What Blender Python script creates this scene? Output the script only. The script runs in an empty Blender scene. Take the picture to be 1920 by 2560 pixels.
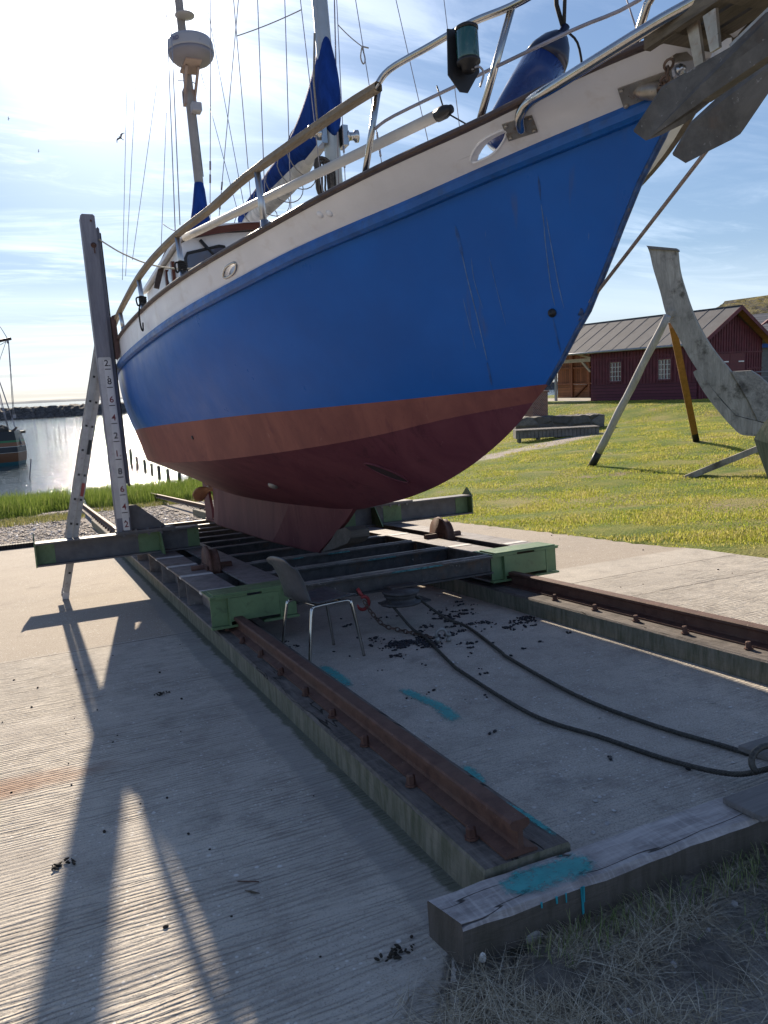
import bpy, bmesh, math, random
import numpy as np
from mathutils import Vector, Matrix
from mathutils.bvhtree import BVHTree
from math import sin, cos, pi, radians, tan, atan2, hypot, sqrt
random.seed(7); RNG = np.random.default_rng(7)
SC = bpy.context.scene; COL = SC.collection

# ------------------------------------------------------------------ camera
F_PX, CXP, CYP = 1940.0, 960.0, 1280.0            # focal length and centre, in photo pixels
PITCH, ROLL = radians(9.17), radians(2.577)
SLOPE = 0.07458                                    # the slipway falls towards the water
TH = math.atan(SLOPE); CT, ST = cos(TH), sin(TH)
YAW = radians(-24.2585); CAM_H = 1.52
def _rot(v):
    c, s = cos(YAW), sin(YAW); return Vector((c*v[0]-s*v[1], s*v[0]+c*v[1], v[2]))
_r0, _u0, _f0 = Vector((1,0,0)), Vector((0,sin(PITCH),cos(PITCH))), Vector((0,cos(PITCH),-sin(PITCH)))
RIGHT = _rot(cos(ROLL)*_r0 - sin(ROLL)*_u0); UP = _rot(cos(ROLL)*_u0 + sin(ROLL)*_r0); FWD = _rot(_f0)
CAMPOS = Vector((0, CAM_H*ST, CAM_H*CT))
cam = bpy.data.cameras.new('camera'); camo = bpy.data.objects.new('camera', cam); COL.objects.link(camo)
m3 = Matrix((RIGHT, UP, -FWD)).transposed()
camo.matrix_world = Matrix.Translation(CAMPOS) @ m3.to_4x4()
cam.sensor_fit = 'VERTICAL'; cam.sensor_height = 36.0; cam.sensor_width = 27.0
cam.lens = 36.0*F_PX/2560.0
cam.clip_start = 0.05; cam.clip_end = 20000
SC.camera = camo

# ------------------------------------------------------------------ light
SUN_EL, SUN_AZ = radians(25.2), radians(7.3)       # azimuth measured from +Y towards +X
SUNDIR = Vector((sin(SUN_AZ)*cos(SUN_EL), cos(SUN_AZ)*cos(SUN_EL), sin(SUN_EL)))
sl = bpy.data.lights.new('sun', 'SUN'); sl.energy = 2.9; sl.angle = radians(0.53); sl.color = (1.0, 0.86, 0.68)
slo = bpy.data.objects.new('sun', sl); COL.objects.link(slo)
slo.rotation_euler = (-SUNDIR).to_track_quat('-Z', 'Y').to_euler()
SC.view_settings.view_transform = 'Standard'; SC.view_settings.look = 'None'
SC.view_settings.exposure = 1.5; SC.view_settings.gamma = 1.0
SC.render.engine = 'CYCLES'
try:
    SC.cycles.max_bounces = 6; SC.cycles.transparent_max_bounces = 8
    SC.cycles.sample_clamp_indirect = 6.0
except Exception: pass

def build_world():
    w = bpy.data.worlds.new('World'); SC.world = w; w.use_nodes = True
    nt = w.node_tree; N = nt.nodes; L = nt.links; N.clear()
    out = N.new('ShaderNodeOutputWorld'); bg = N.new('ShaderNodeBackground')
    sky = N.new('ShaderNodeTexSky'); sky.sky_type = 'NISHITA'; sky.sun_disc = False
    sky.sun_elevation = SUN_EL; sky.sun_rotation = SUN_AZ
    sky.air_density = 1.0; sky.dust_density = 0.03; sky.ozone_density = 5.0; sky.altitude = 0
    bg.inputs['Strength'].default_value = 0.059
    tc = N.new('ShaderNodeTexCoord')
    sep = N.new('ShaderNodeSeparateXYZ'); L.new(tc.outputs['Generated'], sep.inputs[0])
    def math_(op, a, b=None, c=None):
        n = N.new('ShaderNodeMath'); n.operation = op
        for i, x in enumerate((a, b, c)):
            if x is None: continue
            if isinstance(x, (int, float)): n.inputs[i].default_value = x
            else: L.new(x, n.inputs[i])
        return n.outputs[0]
    zz = math_('ADD', math_('MAXIMUM', sep.outputs['Z'], 0.0), 0.10)
    cx = math_('DIVIDE', sep.outputs['X'], zz); cy = math_('DIVIDE', sep.outputs['Y'], zz)
    cmb = N.new('ShaderNodeCombineXYZ'); L.new(cx, cmb.inputs[0]); L.new(cy, cmb.inputs[1])
    def noise(sx, sy, scale, detail, rough, rot=0.0, dist=0.0):
        mp = N.new('ShaderNodeMapping'); mp.inputs['Scale'].default_value = (sx, sy, 1); mp.inputs['Rotation'].default_value = (0, 0, rot)
        L.new(cmb.outputs[0], mp.inputs[0])
        n = N.new('ShaderNodeTexNoise'); n.inputs['Scale'].default_value = scale; n.inputs['Detail'].default_value = detail
        n.inputs['Roughness'].default_value = rough; n.inputs['Distortion'].default_value = dist
        L.new(mp.outputs[0], n.inputs['Vector']); return n.outputs[0]
    def ramp(x, lo, hi):
        n = N.new('ShaderNodeMapRange'); n.inputs[1].default_value = lo; n.inputs[2].default_value = hi; n.interpolation_type = 'SMOOTHSTEP'
        L.new(x, n.inputs[0]); return n.outputs[0]
    streak = ramp(noise(0.42, 1.5, 1.3, 9, 0.64, 0.35, 1.1), 0.44, 0.74)
    patch = ramp(noise(0.5, 0.6, 0.55, 3, 0.5, 0.0), 0.36, 0.62)
    fine = ramp(noise(1.0, 1.8, 2.6, 8, 0.65, -0.3, 0.6), 0.52, 0.85)
    clouds = math_('MULTIPLY', math_('ADD', streak, math_('MULTIPLY', fine, 0.5)), patch)
    # a flat bank of cloud low over the sea
    el = sep.outputs['Z']
    lowb = math_('MULTIPLY', ramp(el, 0.005, 0.03), math_('SUBTRACT', 1.0, ramp(el, 0.07, 0.15)))
    low = math_('MULTIPLY', lowb, ramp(noise(0.10, 0.45, 1.0, 6, 0.55, 0.1, 0.4), 0.36, 0.62))
    allc = math_('MINIMUM', math_('ADD', clouds, math_('MULTIPLY', low, 0.8)), 1.0)
    # forward scattering: thin ice cloud is far brighter towards the sun
    dot = N.new('ShaderNodeVectorMath'); dot.operation = 'DOT_PRODUCT'
    nv = N.new('ShaderNodeVectorMath'); nv.operation = 'NORMALIZE'; L.new(tc.outputs['Generated'], nv.inputs[0])
    L.new(nv.outputs[0], dot.inputs[0]); dot.inputs[1].default_value = SUNDIR
    dd = math_('MAXIMUM', dot.outputs['Value'], 0.0)
    p1 = math_('POWER', dd, 9.0); p2 = math_('POWER', dd, 60.0); p3 = math_('POWER', dd, 420.0)
    fs = math_('ADD', math_('ADD', math_('MULTIPLY', p1, 2.0), math_('MULTIPLY', p2, 6.0)), 2.4)
    veil = math_('ADD', math_('ADD', math_('MULTIPLY', p1, 0.5), math_('MULTIPLY', p2, 6.0)), math_('ADD', math_('MULTIPLY', p3, 40.0), 0.1))
    tot = math_('ADD', math_('MULTIPLY', allc, fs), veil)
    comb = N.new('ShaderNodeMix'); comb.data_type = 'RGBA'; comb.blend_type = 'MIX'
    cc = N.new('ShaderNodeVectorMath'); cc.operation = 'SCALE'; cc.inputs[0].default_value = (1.0, 0.985, 0.95); L.new(tot, cc.inputs['Scale'])
    add = N.new('ShaderNodeVectorMath'); add.operation = 'ADD'; tint = N.new('ShaderNodeVectorMath'); tint.operation = 'MULTIPLY'; tint.inputs[1].default_value = (0.97, 0.93, 1.05); L.new(sky.outputs[0], tint.inputs[0]); 
    k1 = N.new('ShaderNodeVectorMath'); k1.operation = 'MULTIPLY_ADD'; k1.inputs[1].default_value = (.09,.09,.09); k1.inputs[2].default_value = (1,1,1); L.new(tint.outputs[0], k1.inputs[0])
    k2 = N.new('ShaderNodeVectorMath'); k2.operation = 'DIVIDE'; L.new(tint.outputs[0], k2.inputs[0]); L.new(k1.outputs[0], k2.inputs[1]); L.new(k2.outputs[0], add.inputs[0]); L.new(cc.outputs[0], add.inputs[1])
    L.new(add.outputs[0], bg.inputs['Color']); L.new(bg.outputs[0], out.inputs[0])
build_world()

# ------------------------------------------------------------------ frames, picking
def S2W(s): return Vector((s[0], s[1]*CT + s[2]*ST, -s[1]*ST + s[2]*CT))     # slipway frame (across, along, up) -> world
def W2S(w): return Vector((w[0], w[1]*CT - w[2]*ST, w[1]*ST + w[2]*CT))
SLIP = Matrix(((1,0,0,0),(0,CT,ST,0),(0,-ST,CT,0),(0,0,0,1)))
CAMS = Vector((0,0,CAM_H))
def ray(x, y): return RIGHT*((x-CXP)/F_PX) - UP*((y-CYP)/F_PX) + FWD
def rays(x, y): return W2S(ray(x, y))
def pu(x, y, u): d = rays(x, y); return CAMS + d*(u/d[0])
def pv(x, y, v): d = rays(x, y); return CAMS + d*(v/d[1])
def pw(x, y, w): d = rays(x, y); return CAMS + d*((w-CAM_H)/d[2])
def wz(x, y, z): d = ray(x, y); return CAMPOS + d*((z-CAMPOS.z)/d.z)
def wd(x, y, D): return CAMPOS + ray(x, y)*D

# ------------------------------------------------------------------ object helpers
WLOC = {}
class MB:
    """collects geometry; build() links it as one mesh object"""
    def __init__(s, T=None): s.v = []; s.f = []; s.sm = []; s.mi = []; s.T = T; s.m = 0
    def add(s, vs, fs, smooth=False):
        b = len(s.v); s.v.extend([tuple(x) for x in vs])
        for f in fs: s.f.append(tuple(b+i for i in f)); s.sm.append(smooth); s.mi.append(s.m)
    def box(s, x0, x1, y0, y1, z0, z1, c=0.0):
        if c > 0:
            c = min(c, (x1-x0)*.45, (y1-y0)*.45, (z1-z0)*.45)
            bm = bmesh.new(); bmesh.ops.create_cube(bm, size=1.0)
            for v in bm.verts: v.co = Vector(((x0+x1)/2+v.co.x*(x1-x0), (y0+y1)/2+v.co.y*(y1-y0), (z0+z1)/2+v.co.z*(z1-z0)))
            bmesh.ops.bevel(bm, geom=bm.edges[:]+bm.verts[:], offset=c, segments=1, affect='EDGES')
            s.bm(bm); return
        v = [(x,y,z) for z in (z0,z1) for y in (y0,y1) for x in (x0,x1)]
        s.add(v, [(0,2,3,1),(4,5,7,6),(0,1,5,4),(1,3,7,5),(3,2,6,7),(2,0,4,6)])
    def bm(s, bm, smooth=False):
        bm.verts.index_update(); s.add([v.co[:] for v in bm.verts], [[v.index for v in f.verts] for f in bm.faces], smooth); bm.free()
    def bar(s, a, b, w, h, up=(0,0,1), w2=None, h2=None):
        """rectangular bar from a to b; w across, h along up"""
        a = Vector(a); b = Vector(b); d = (b-a).normalized(); up = Vector(up)
        x = d.cross(up); x = x.normalized() if x.length > 1e-6 else d.orthogonal().normalized()
        y = x.cross(d).normalized(); w2 = w if w2 is None else w2; h2 = h if h2 is None else h2
        v = []
        for p, ww, hh in ((a, w, h), (b, w2, h2)):
            for sx, sy in ((-1,-1),(1,-1),(1,1),(-1,1)): v.append(p + x*(sx*ww/2) + y*(sy*hh/2))
        s.add(v, [(0,3,2,1),(4,5,6,7),(0,1,5,4),(1,2,6,5),(2,3,7,6),(3,0,4,7)])
    def tube(s, pts, r, n=8, cap=True, closed=False):
        pts = [Vector(p) for p in pts]; k = len(pts)
        rr = r if isinstance(r, (list, tuple)) else [r]*k
        def tan_(i):
            if closed: return (pts[(i+1)%k]-pts[i-1]).normalized()
            if i == 0: return (pts[1]-pts[0]).normalized()
            if i == k-1: return (pts[-1]-pts[-2]).normalized()
            return ((pts[i+1]-pts[i]).normalized()+(pts[i]-pts[i-1]).normalized()).normalized()
        t0 = tan_(0); nrm = t0.orthogonal().normalized(); vs = []; prev = t0
        for i in range(k):
            t = tan_(i); q = prev.rotation_difference(t); nrm = (q @ nrm); nrm = (nrm - t*nrm.dot(t)).normalized(); bi = t.cross(nrm); prev = t
            for j in range(n):
                a = 2*pi*j/n; vs.append(pts[i] + (nrm*cos(a) + bi*sin(a))*rr[i])
        fs = []
        for i in range(k if closed else k-1):
            for j in range(n):
                a0 = i*n+j; a1 = i*n+(j+1)%n; i2 = (i+1) % k; b0 = i2*n+j; b1 = i2*n+(j+1)%n
                fs.append((a0, a1, b1, b0))
        s.add(vs, fs, True)
        if cap and not closed:
            b = len(s.v)-k*n
            s.f.append(tuple(b+j for j in reversed(range(n)))); s.sm.append(False); s.mi.append(s.m)
            s.f.append(tuple(b+(k-1)*n+j for j in range(n))); s.sm.append(False); s.mi.append(s.m)
    def lathe(s, prof, c, axis=(0,0,1), n=20, smooth=True):
        c = Vector(c); ax = Vector(axis).normalized(); x = ax.orthogonal().normalized(); y = ax.cross(x); vs = []; fs = []
        for r, h in prof:
            for j in range(n):
                a = 2*pi*j/n; vs.append(c + ax*h + (x*cos(a)+y*sin(a))*max(r, 1e-4))
        for i in range(len(prof)-1):
            for j in range(n): fs.append((i*n+j, i*n+(j+1)%n, (i+1)*n+(j+1)%n, (i+1)*n+j))
        fs.append(tuple(reversed(range(n)))); fs.append(tuple((len(prof)-1)*n+j for j in range(n)))
        s.add(vs, fs, smooth)
    def prism(s, poly, d, smooth=False):
        """flat polygon (list of 3-vectors) extruded by vector d"""
        poly = [Vector(p) for p in poly]; d = Vector(d); n = len(poly)
        nn = Vector((0,0,0))
        for i in range(n): nn += poly[i].cross(poly[(i+1)%n])
        if nn.dot(d) > 0: poly = poly[::-1]
        vs = poly + [p+d for p in poly]
        fs = [tuple(range(n)), tuple(reversed(range(n, 2*n)))]
        fs += [(i, n+i, n+(i+1)%n, (i+1)%n) for i in range(n)]
        s.add(vs, fs, smooth)
    def grid(s, rows, smooth=True, closed=False, flip=False):
        nr = len(rows); nc = len(rows[0]); vs = [p for r in rows for p in r]; fs = []
        for i in range(nr-1):
            for j in range(nc if closed else nc-1):
                q = (i*nc+j, i*nc+(j+1)%nc, (i+1)*nc+(j+1)%nc, (i+1)*nc+j)
                fs.append(q[::-1] if flip else q)
        s.add(vs, fs, smooth)
    def sphere(s, c, r, n=10, m=7, sc=(1,1,1), R=None):
        rows = []
        for i in range(m+1):
            ph = pi*i/m; row = []
            for j in range(n):
                a = 2*pi*j/n; p = Vector((r*sc[0]*sin(ph)*cos(a), r*sc[1]*sin(ph)*sin(a), r*sc[2]*cos(ph)))
                if R is not None: p = R @ p
                row.append(Vector(c)+p)
            rows.append(row)
        s.grid(rows, True, True, True)
    def build(s, name, mat, parent=None, loc=None):
        V = np.array([(s.T @ Vector(v))[:] if s.T is not None else v for v in s.v], dtype=float).reshape(-1,3)
        if parent is not None: base = WLOC[parent]
        elif loc is not None: base = np.array(loc, float)
        else: base = np.array([V[:,0].mean(), V[:,1].mean(), V[:,2].min()])
        me = bpy.data.meshes.new(name); me.from_pydata((V-base).tolist(), [], s.f)
        for i, p in enumerate(me.polygons): p.use_smooth = s.sm[i]; p.material_index = s.mi[i]
        for m_ in (mat if isinstance(mat, (list, tuple)) else [mat]): me.materials.append(m_)
        me.update()
        o = bpy.data.objects.new(name, me); COL.objects.link(o)
        if parent is not None: o.parent = parent
        else: o.location = base
        WLOC[o] = base
        return o
def empty(name, loc, label, cat, group=None):
    o = bpy.data.objects.new(name, None); COL.objects.link(o); o.location = loc; o.empty_display_size = .3
    WLOC[o] = np.array(loc, float); tag(o, label, cat, group); return o
def tag(o, label=None, cat=None, group=None, kind=None):
    if label: o['label'] = label
    if cat: o['category'] = cat
    if group: o['group'] = group
    if kind: o['kind'] = kind
    return o
def struct(o): o['kind'] = 'structure'; return o
def stuff(o, label, cat): return tag(o, label, cat, None, 'stuff')
def catenary(a, b, sag, n=14):
    a = Vector(a); b = Vector(b); return [a.lerp(b, i/(n-1)) - Vector((0,0,4*sag*(i/(n-1))*(1-i/(n-1)))) for i in range(n)]
def smooth_path(pts, k=6):
    pts = [Vector(p) for p in pts]; out = []
    for i in range(len(pts)-1):
        p0 = pts[max(i-1,0)]; p1 = pts[i]; p2 = pts[i+1]; p3 = pts[min(i+2,len(pts)-1)]
        for j in range(k):
            t = j/k
            out.append(0.5*((2*p1)+(p2-p0)*t+(2*p0-5*p1+4*p2-p3)*t*t+(3*p1-p0-3*p2+p3)*t**3))
    out.append(pts[-1]); return out

# ------------------------------------------------------------------ materials
class NT:
    def __init__(s, name):
        s.m = bpy.data.materials.new(name); s.m.use_nodes = True; s.t = s.m.node_tree; s.N = s.t.nodes; s.L = s.t.links
        s.bsdf = s.N['Principled BSDF']; s.out = s.N['Material Output']; s._c = None
    def coord(s, kind='pos'):
        if kind == 'pos': n = s.N.new('ShaderNodeNewGeometry'); return n.outputs['Position']
        n = s.N.new('ShaderNodeTexCoord'); return n.outputs[kind]
    def mapped(s, sc=(1,1,1), rot=(0,0,0), loc=(0,0,0), kind='pos'):
        n = s.N.new('ShaderNodeMapping'); n.inputs['Scale'].default_value = sc; n.inputs['Rotation'].default_value = rot; n.inputs['Location'].default_value = loc
        s.L.new(s.coord(kind), n.inputs[0]); return n.outputs[0]
    def noise(s, scale=5, detail=4, rough=.55, vec=None, dist=0.0, out=0):
        n = s.N.new('ShaderNodeTexNoise'); n.inputs['Scale'].default_value = scale; n.inputs['Detail'].default_value = detail
        n.inputs['Roughness'].default_value = rough; n.inputs['Distortion'].default_value = dist
        s.L.new(vec if vec is not None else s.coord(), n.inputs['Vector']); return n.outputs[out]
    def voro(s, scale=5, vec=None, feature='F1', out='Distance', rnd=1.0):
        n = s.N.new('ShaderNodeTexVoronoi'); n.feature = feature; n.inputs['Scale'].default_value = scale; n.inputs['Randomness'].default_value = rnd
        s.L.new(vec if vec is not None else s.coord(), n.inputs['Vector']); return n.outputs[out]
    def wave(s, scale, vec, dist=0, detail=2, kind='BANDS', direction='X', prof='SIN'):
        n = s.N.new('ShaderNodeTexWave'); n.wave_type = kind; n.bands_direction = direction; n.wave_profile = prof
        n.inputs['Scale'].default_value = scale; n.inputs['Distortion'].default_value = dist; n.inputs['Detail'].default_value = detail
        s.L.new(vec, n.inputs['Vector']); return n.outputs['Fac']
    def math(s, op, a, b=None, c=None, clamp=False):
        n = s.N.new('ShaderNodeMath'); n.operation = op; n.use_clamp = clamp
        for i, x in enumerate((a, b, c)):
            if x is None: continue
            if isinstance(x, (int, float)): n.inputs[i].default_value = x
            else: s.L.new(x, n.inputs[i])
        return n.outputs[0]
    def ramp(s, x, lo, hi, a=0.0, b=1.0):
        n = s.N.new('ShaderNodeMapRange'); n.interpolation_type = 'SMOOTHSTEP'
        for i, q in enumerate((lo, hi, a, b)): n.inputs[i+1].default_value = q
        s.L.new(x, n.inputs[0]); return n.outputs[0]
    def mix(s, f, a, b):
        n = s.N.new('ShaderNodeMix'); n.data_type = 'RGBA'
        for sock, x in ((n.inputs['Factor'], f), (n.inputs['A'], a), (n.inputs['B'], b)):
            if isinstance(x, (int, float)): sock.default_value = x
            elif isinstance(x, (tuple, list)): sock.default_value = (*x[:3], 1)
            else: s.L.new(x, sock)
        return n.outputs['Result']
    def sep(s, vec):
        n = s.N.new('ShaderNodeSeparateXYZ'); s.L.new(vec, n.inputs[0]); return n.outputs
    def comb(s, x=0.0, y=0.0, z=0.0):
        n = s.N.new('ShaderNodeCombineXYZ')
        for i, q in enumerate((x, y, z)):
            if isinstance(q, (int, float)): n.inputs[i].default_value = q
            else: s.L.new(q, n.inputs[i])
        return n.outputs[0]
    def bump(s, h, strength=.3, dist=.02, normal=None):
        n = s.N.new('ShaderNodeBump'); n.inputs['Strength'].default_value = strength; n.inputs['Distance'].default_value = dist
        s.L.new(h, n.inputs['Height'])
        if normal is not None: s.L.new(normal, n.inputs['Normal'])
        s.L.new(n.outputs[0], s.bsdf.inputs['Normal']); return n.outputs[0]
    def set(s, **k):
        for a, x in k.items():
            i = s.bsdf.inputs[a.replace('_', ' ')]
            if isinstance(x, (int, float)): i.default_value = x
            elif isinstance(x, (tuple, list)): i.default_value = (*x[:3], 1) if len(i.default_value) == 4 else x
            else: s.L.new(x, i)
        return s
def paint(name, col, rough=.45, metal=0.0, var=.18, scale=4, dirt=None, dirt_amt=.5, bump=.0, coat=0.0, spec=.5):
    t = NT(name); n = t.noise(scale, 6, .6)
    dark = tuple(c*(1-var) for c in col); lite = tuple(min(c*(1+var), 1) for c in col)
    c = t.mix(t.ramp(n, .3, .7), dark, lite)
    if dirt is not None:
        d = t.ramp(t.noise(scale*2.3, 8, .68, dist=.4), .52, .72); c = t.mix(t.math('MULTIPLY', d, dirt_amt), c, dirt)
    t.set(Base_Color=c, Metallic=metal, Coat_Weight=coat, Specular_IOR_Level=spec)
    t.set(Roughness=t.ramp(t.noise(scale*3, 5, .6), .2, .8, max(rough-.1, .03), min(rough+.12, 1)))
    if bump > 0: t.bump(t.noise(scale*9, 6, .65), bump, .01)
    return t.m
def wood(name, light, dark, axis='Y', scale=6, rough=.75, crack=.4, grime=None):
    t = NT(name); st = {'X': (.12,1,1), 'Y': (1,.12,1), 'Z': (1,1,.12)}[axis]
    v = t.mapped(st); g = t.noise(scale*4, 8, .7, v, .6); g2 = t.noise(scale, 4, .6, v)
    c = t.mix(t.ramp(g, .3, .72), dark, light); c = t.mix(t.ramp(g2, .35, .75, 0, .55), c, tuple(x*.6 for x in dark))
    if grime: c = t.mix(t.ramp(t.noise(2.2, 7, .7), .5, .7), c, grime)
    t.set(Base_Color=c, Roughness=rough, Specular_IOR_Level=.25); t.bump(g, crack, .012); return t.m

M = {}
def mat_hull_blue():
    t = NT('hull_blue_paint'); P = t.sep(t.coord())
    col = t.mix(t.ramp(t.noise(1.3, 6, .6), .3, .7), (.002,.098,.40), (.003,.12,.48))
    # vertical rust and dirt runs below the rubbing strake near the bow
    sv = t.comb(t.math('MULTIPLY', t.math('ADD', P[1], t.math('MULTIPLY', P[2], .38)), 1.0), t.math('MULTIPLY', P[2], .12), 0.0)
    run = t.ramp(t.noise(11, 3, .5, sv, .15), .64, .72)
    msk = t.math('MULTIPLY', t.ramp(t.noise(1.4, 2, .5), .46, .66), t.math('SUBTRACT', 1.0, t.ramp(P[1], 3.6, 4.8)))
    col = t.mix(t.math('MULTIPLY', t.math('MULTIPLY', run, msk), .55), col, (.10,.09,.07))
    thin = t.ramp(t.noise(34, 2, .5, sv, .1), .70, .74)
    col = t.mix(t.math('MULTIPLY', t.math('MULTIPLY', thin, msk), .5), col, (.28,.30,.28))
    chips = t.ramp(t.noise(26, 6, .7), .72, .76); col = t.mix(t.math('MULTIPLY', chips, .4), col, (.09,.07,.06))
    t.set(Base_Color=col, Specular_IOR_Level=.22, Coat_Weight=.03, Coat_Roughness=.18, Roughness=t.ramp(t.noise(5, 5, .6), .2, .8, .26, .42))
    t.bump(t.math('ADD', t.noise(2.2, 3, .5), t.math('MULTIPLY', t.noise(40, 5, .6), .12)), .16, .03); return t.m
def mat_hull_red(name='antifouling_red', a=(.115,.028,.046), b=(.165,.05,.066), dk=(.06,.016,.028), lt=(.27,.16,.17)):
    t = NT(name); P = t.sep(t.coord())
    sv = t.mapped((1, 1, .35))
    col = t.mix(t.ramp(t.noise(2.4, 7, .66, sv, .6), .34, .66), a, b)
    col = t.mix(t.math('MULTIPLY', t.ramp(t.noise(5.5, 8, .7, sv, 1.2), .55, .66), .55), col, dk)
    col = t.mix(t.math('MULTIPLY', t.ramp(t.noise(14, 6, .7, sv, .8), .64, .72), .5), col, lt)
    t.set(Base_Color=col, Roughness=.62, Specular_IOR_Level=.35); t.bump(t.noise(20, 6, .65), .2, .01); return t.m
def mat_concrete():
    t = NT('tamped_concrete'); P = t.sep(t.coord()); X, Y = P[0], P[1]
    base = t.mix(t.ramp(t.noise(.9, 8, .65), .3, .7), (.45,.41,.355), (.57,.52,.445))
    base = t.mix(t.ramp(t.noise(5, 8, .72), .42, .72, 0, .65), base, (.29,.255,.22))
    base = t.mix(t.ramp(t.noise(60, 4, .7), .55, .75, 0, .5), base, (.56,.52,.46))
    # tamping ridges, left apron nearer than the joint and right apron nearer than its joint
    near = t.math('SUBTRACT', 1.0, t.ramp(Y, 6.66, 6.74)); left = t.math('SUBTRACT', 1.0, t.ramp(X, 1.15, 1.25))
    nearr = t.math('SUBTRACT', 1.0, t.ramp(Y, 6.0, 6.1)); right = t.ramp(X, 4.3, 4.4)
    mid = t.math('MULTIPLY', t.math('SUBTRACT', 1.0, t.ramp(Y, 3.6, 5.0)), .35)
    mk = t.math('ADD', t.math('MULTIPLY', near, left), t.math('MULTIPLY', nearr, right))
    mk = t.math('MAXIMUM', mk, mid)
    mk = t.math('MULTIPLY', t.math('ADD', mk, .06), t.ramp(t.noise(1.1, 5, .65, t.mapped((.6,1.6,1))), .32, .62, .25, 1.0))
    wob = t.noise(1.0, 3, .55, t.comb(t.math('MULTIPLY', X, .9), t.math('MULTIPLY', Y, 5.0), 0.0))
    wob2 = t.noise(1.0, 3, .6, t.comb(t.math('MULTIPLY', X, 5.0), t.math('MULTIPLY', Y, 40.0), 2.0))
    ph_ = t.math('ADD', t.math('MULTIPLY', Y, 38.0), t.math('ADD', t.math('MULTIPLY', wob, 4.0), t.math('MULTIPLY', wob2, 1.5)))
    g = t.math('ADD', t.math('MULTIPLY', t.math('SINE', t.math('MULTIPLY', ph_, 6.2832)), .5), .5)
    brk = t.ramp(t.noise(1.0, 4, .65, t.comb(t.math('MULTIPLY', X, 3.2), t.math('MULTIPLY', Y, 24.0), 5.0)), .36, .58)
    groove = t.math('MULTIPLY', t.math('MULTIPLY', t.math('SUBTRACT', 1.0, t.ramp(g, .02, .42)), brk), mk)
    col = t.mix(t.math('MULTIPLY', groove, .55), base, (.13,.115,.10))
    grit = t.noise(140, 3, .75); col = t.mix(t.ramp(grit, .30, .48, .7, 0), col, (.17,.155,.14)); col = t.mix(t.ramp(grit, .58, .72, 0, .45), col, (.66,.62,.56))
    rough = t.math('SUBTRACT', 1.0, t.math('MULTIPLY', left, near))
    col = t.mix(t.math('MULTIPLY', rough, t.ramp(t.voro(95), .15, .55, .45, 0)), col, (.22,.20,.18))
    far_ = t.math('MULTIPLY', t.ramp(Y, 6.7, 6.8), .85); col = t.mix(far_, col, t.mix(t.ramp(t.noise(150, 3, .7), .35, .65), (.25,.205,.16), (.47,.41,.34))); col = t.mix(t.math('MULTIPLY', far_, t.ramp(t.noise(.7, 7, .7), .5, .68, 0, .45)), col, (.24,.21,.185))
    # joints across the slab
    def joint(pos, w=.012): return t.math('SUBTRACT', 1.0, t.ramp(t.math('ABSOLUTE', t.math('SUBTRACT', t.math('ADD', Y, t.math('MULTIPLY', t.noise(2.0, 4, .6), .05)), pos)), w*.4, w))
    j = t.math('ADD', t.math('MULTIPLY', joint(6.74), left), t.math('MULTIPLY', t.math('MAXIMUM', joint(6.07), joint(5.25)), right), clamp=True)
    jj = t.math('MULTIPLY', t.math('MAXIMUM', joint(11.6), joint(4.05, .008)), t.math('SUBTRACT', 1.0, t.ramp(X, 3.6, 3.7)))
    col = t.mix(t.math('MULTIPLY', j, .75), col, (.07,.06,.055))
    # paint specks, bird lime, stains, rust patch
    sp = t.math('SUBTRACT', 1.0, t.ramp(t.voro(11), .07, .13)); sp2 = t.math('SUBTRACT', 1.0, t.ramp(t.voro(30), .12, .20))
    thr = t.ramp(t.noise(2.0, 3, .6), .48, .62)
    col = t.mix(t.math('MULTIPLY', t.math('MULTIPLY', sp, thr), .75), col, (.74,.74,.72))
    col = t.mix(t.math('MULTIPLY', t.math('MULTIPLY', sp2, t.ramp(t.noise(3.1, 3, .6), .46, .56)), .7), col, (.70,.69,.66))
    bl = t.ramp(t.noise(5.5, 7, .75, None, 1.2), .665, .70); col = t.mix(t.math('MULTIPLY', bl, .5), col, (.72,.70,.66))
    st = t.ramp(t.noise(1.7, 6, .7), .58, .74); col = t.mix(t.math('MULTIPLY', st, .5), col, (.13,.12,.11))
    rx = t.math('POWER', t.math('DIVIDE', t.math('ADD', X, .55), .85), 2.0); ry = t.math('POWER', t.math('DIVIDE', t.math('SUBTRACT', Y, 4.05), .17), 2.0)
    rust = t.math('SUBTRACT', 1.0, t.ramp(t.math('ADD', t.math('ADD', rx, ry), t.math('MULTIPLY', t.noise(6, 6, .7), 1.2)), .6, 1.7))
    col = t.mix(t.math('MULTIPLY', rust, .6), col, (.27,.115,.05))
    # mortar strip along the left bearer
    ms = t.math('MULTIPLY', t.ramp(t.math('ADD', X, t.math('MULTIPLY', t.noise(3, 4, .6), .10)), 1.0, 1.04), left)
    col = t.mix(t.math('MULTIPLY', ms, .55), col, (.25,.245,.23))
    ms2 = t.math('MULTIPLY', t.ramp(t.math('ADD', X, t.math('MULTIPLY', t.noise(9, 6, .7), .12)), 1.16, 1.19), left)
    col = t.mix(t.math('MULTIPLY', ms2, .7), col, (.05,.065,.03))
    t.set(Base_Color=col, Roughness=.86, Specular_IOR_Level=.3)
    h = t.math('SUBTRACT', t.math('MULTIPLY', t.noise(90, 4, .75), .55), t.math('MULTIPLY', groove, .7))
    h = t.math('ADD', h, t.math('MULTIPLY', t.math('MULTIPLY', g, mk), .55)); h = t.math('SUBTRACT', h, j)
    t.bump(h, .8, .012); return t.m
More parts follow.
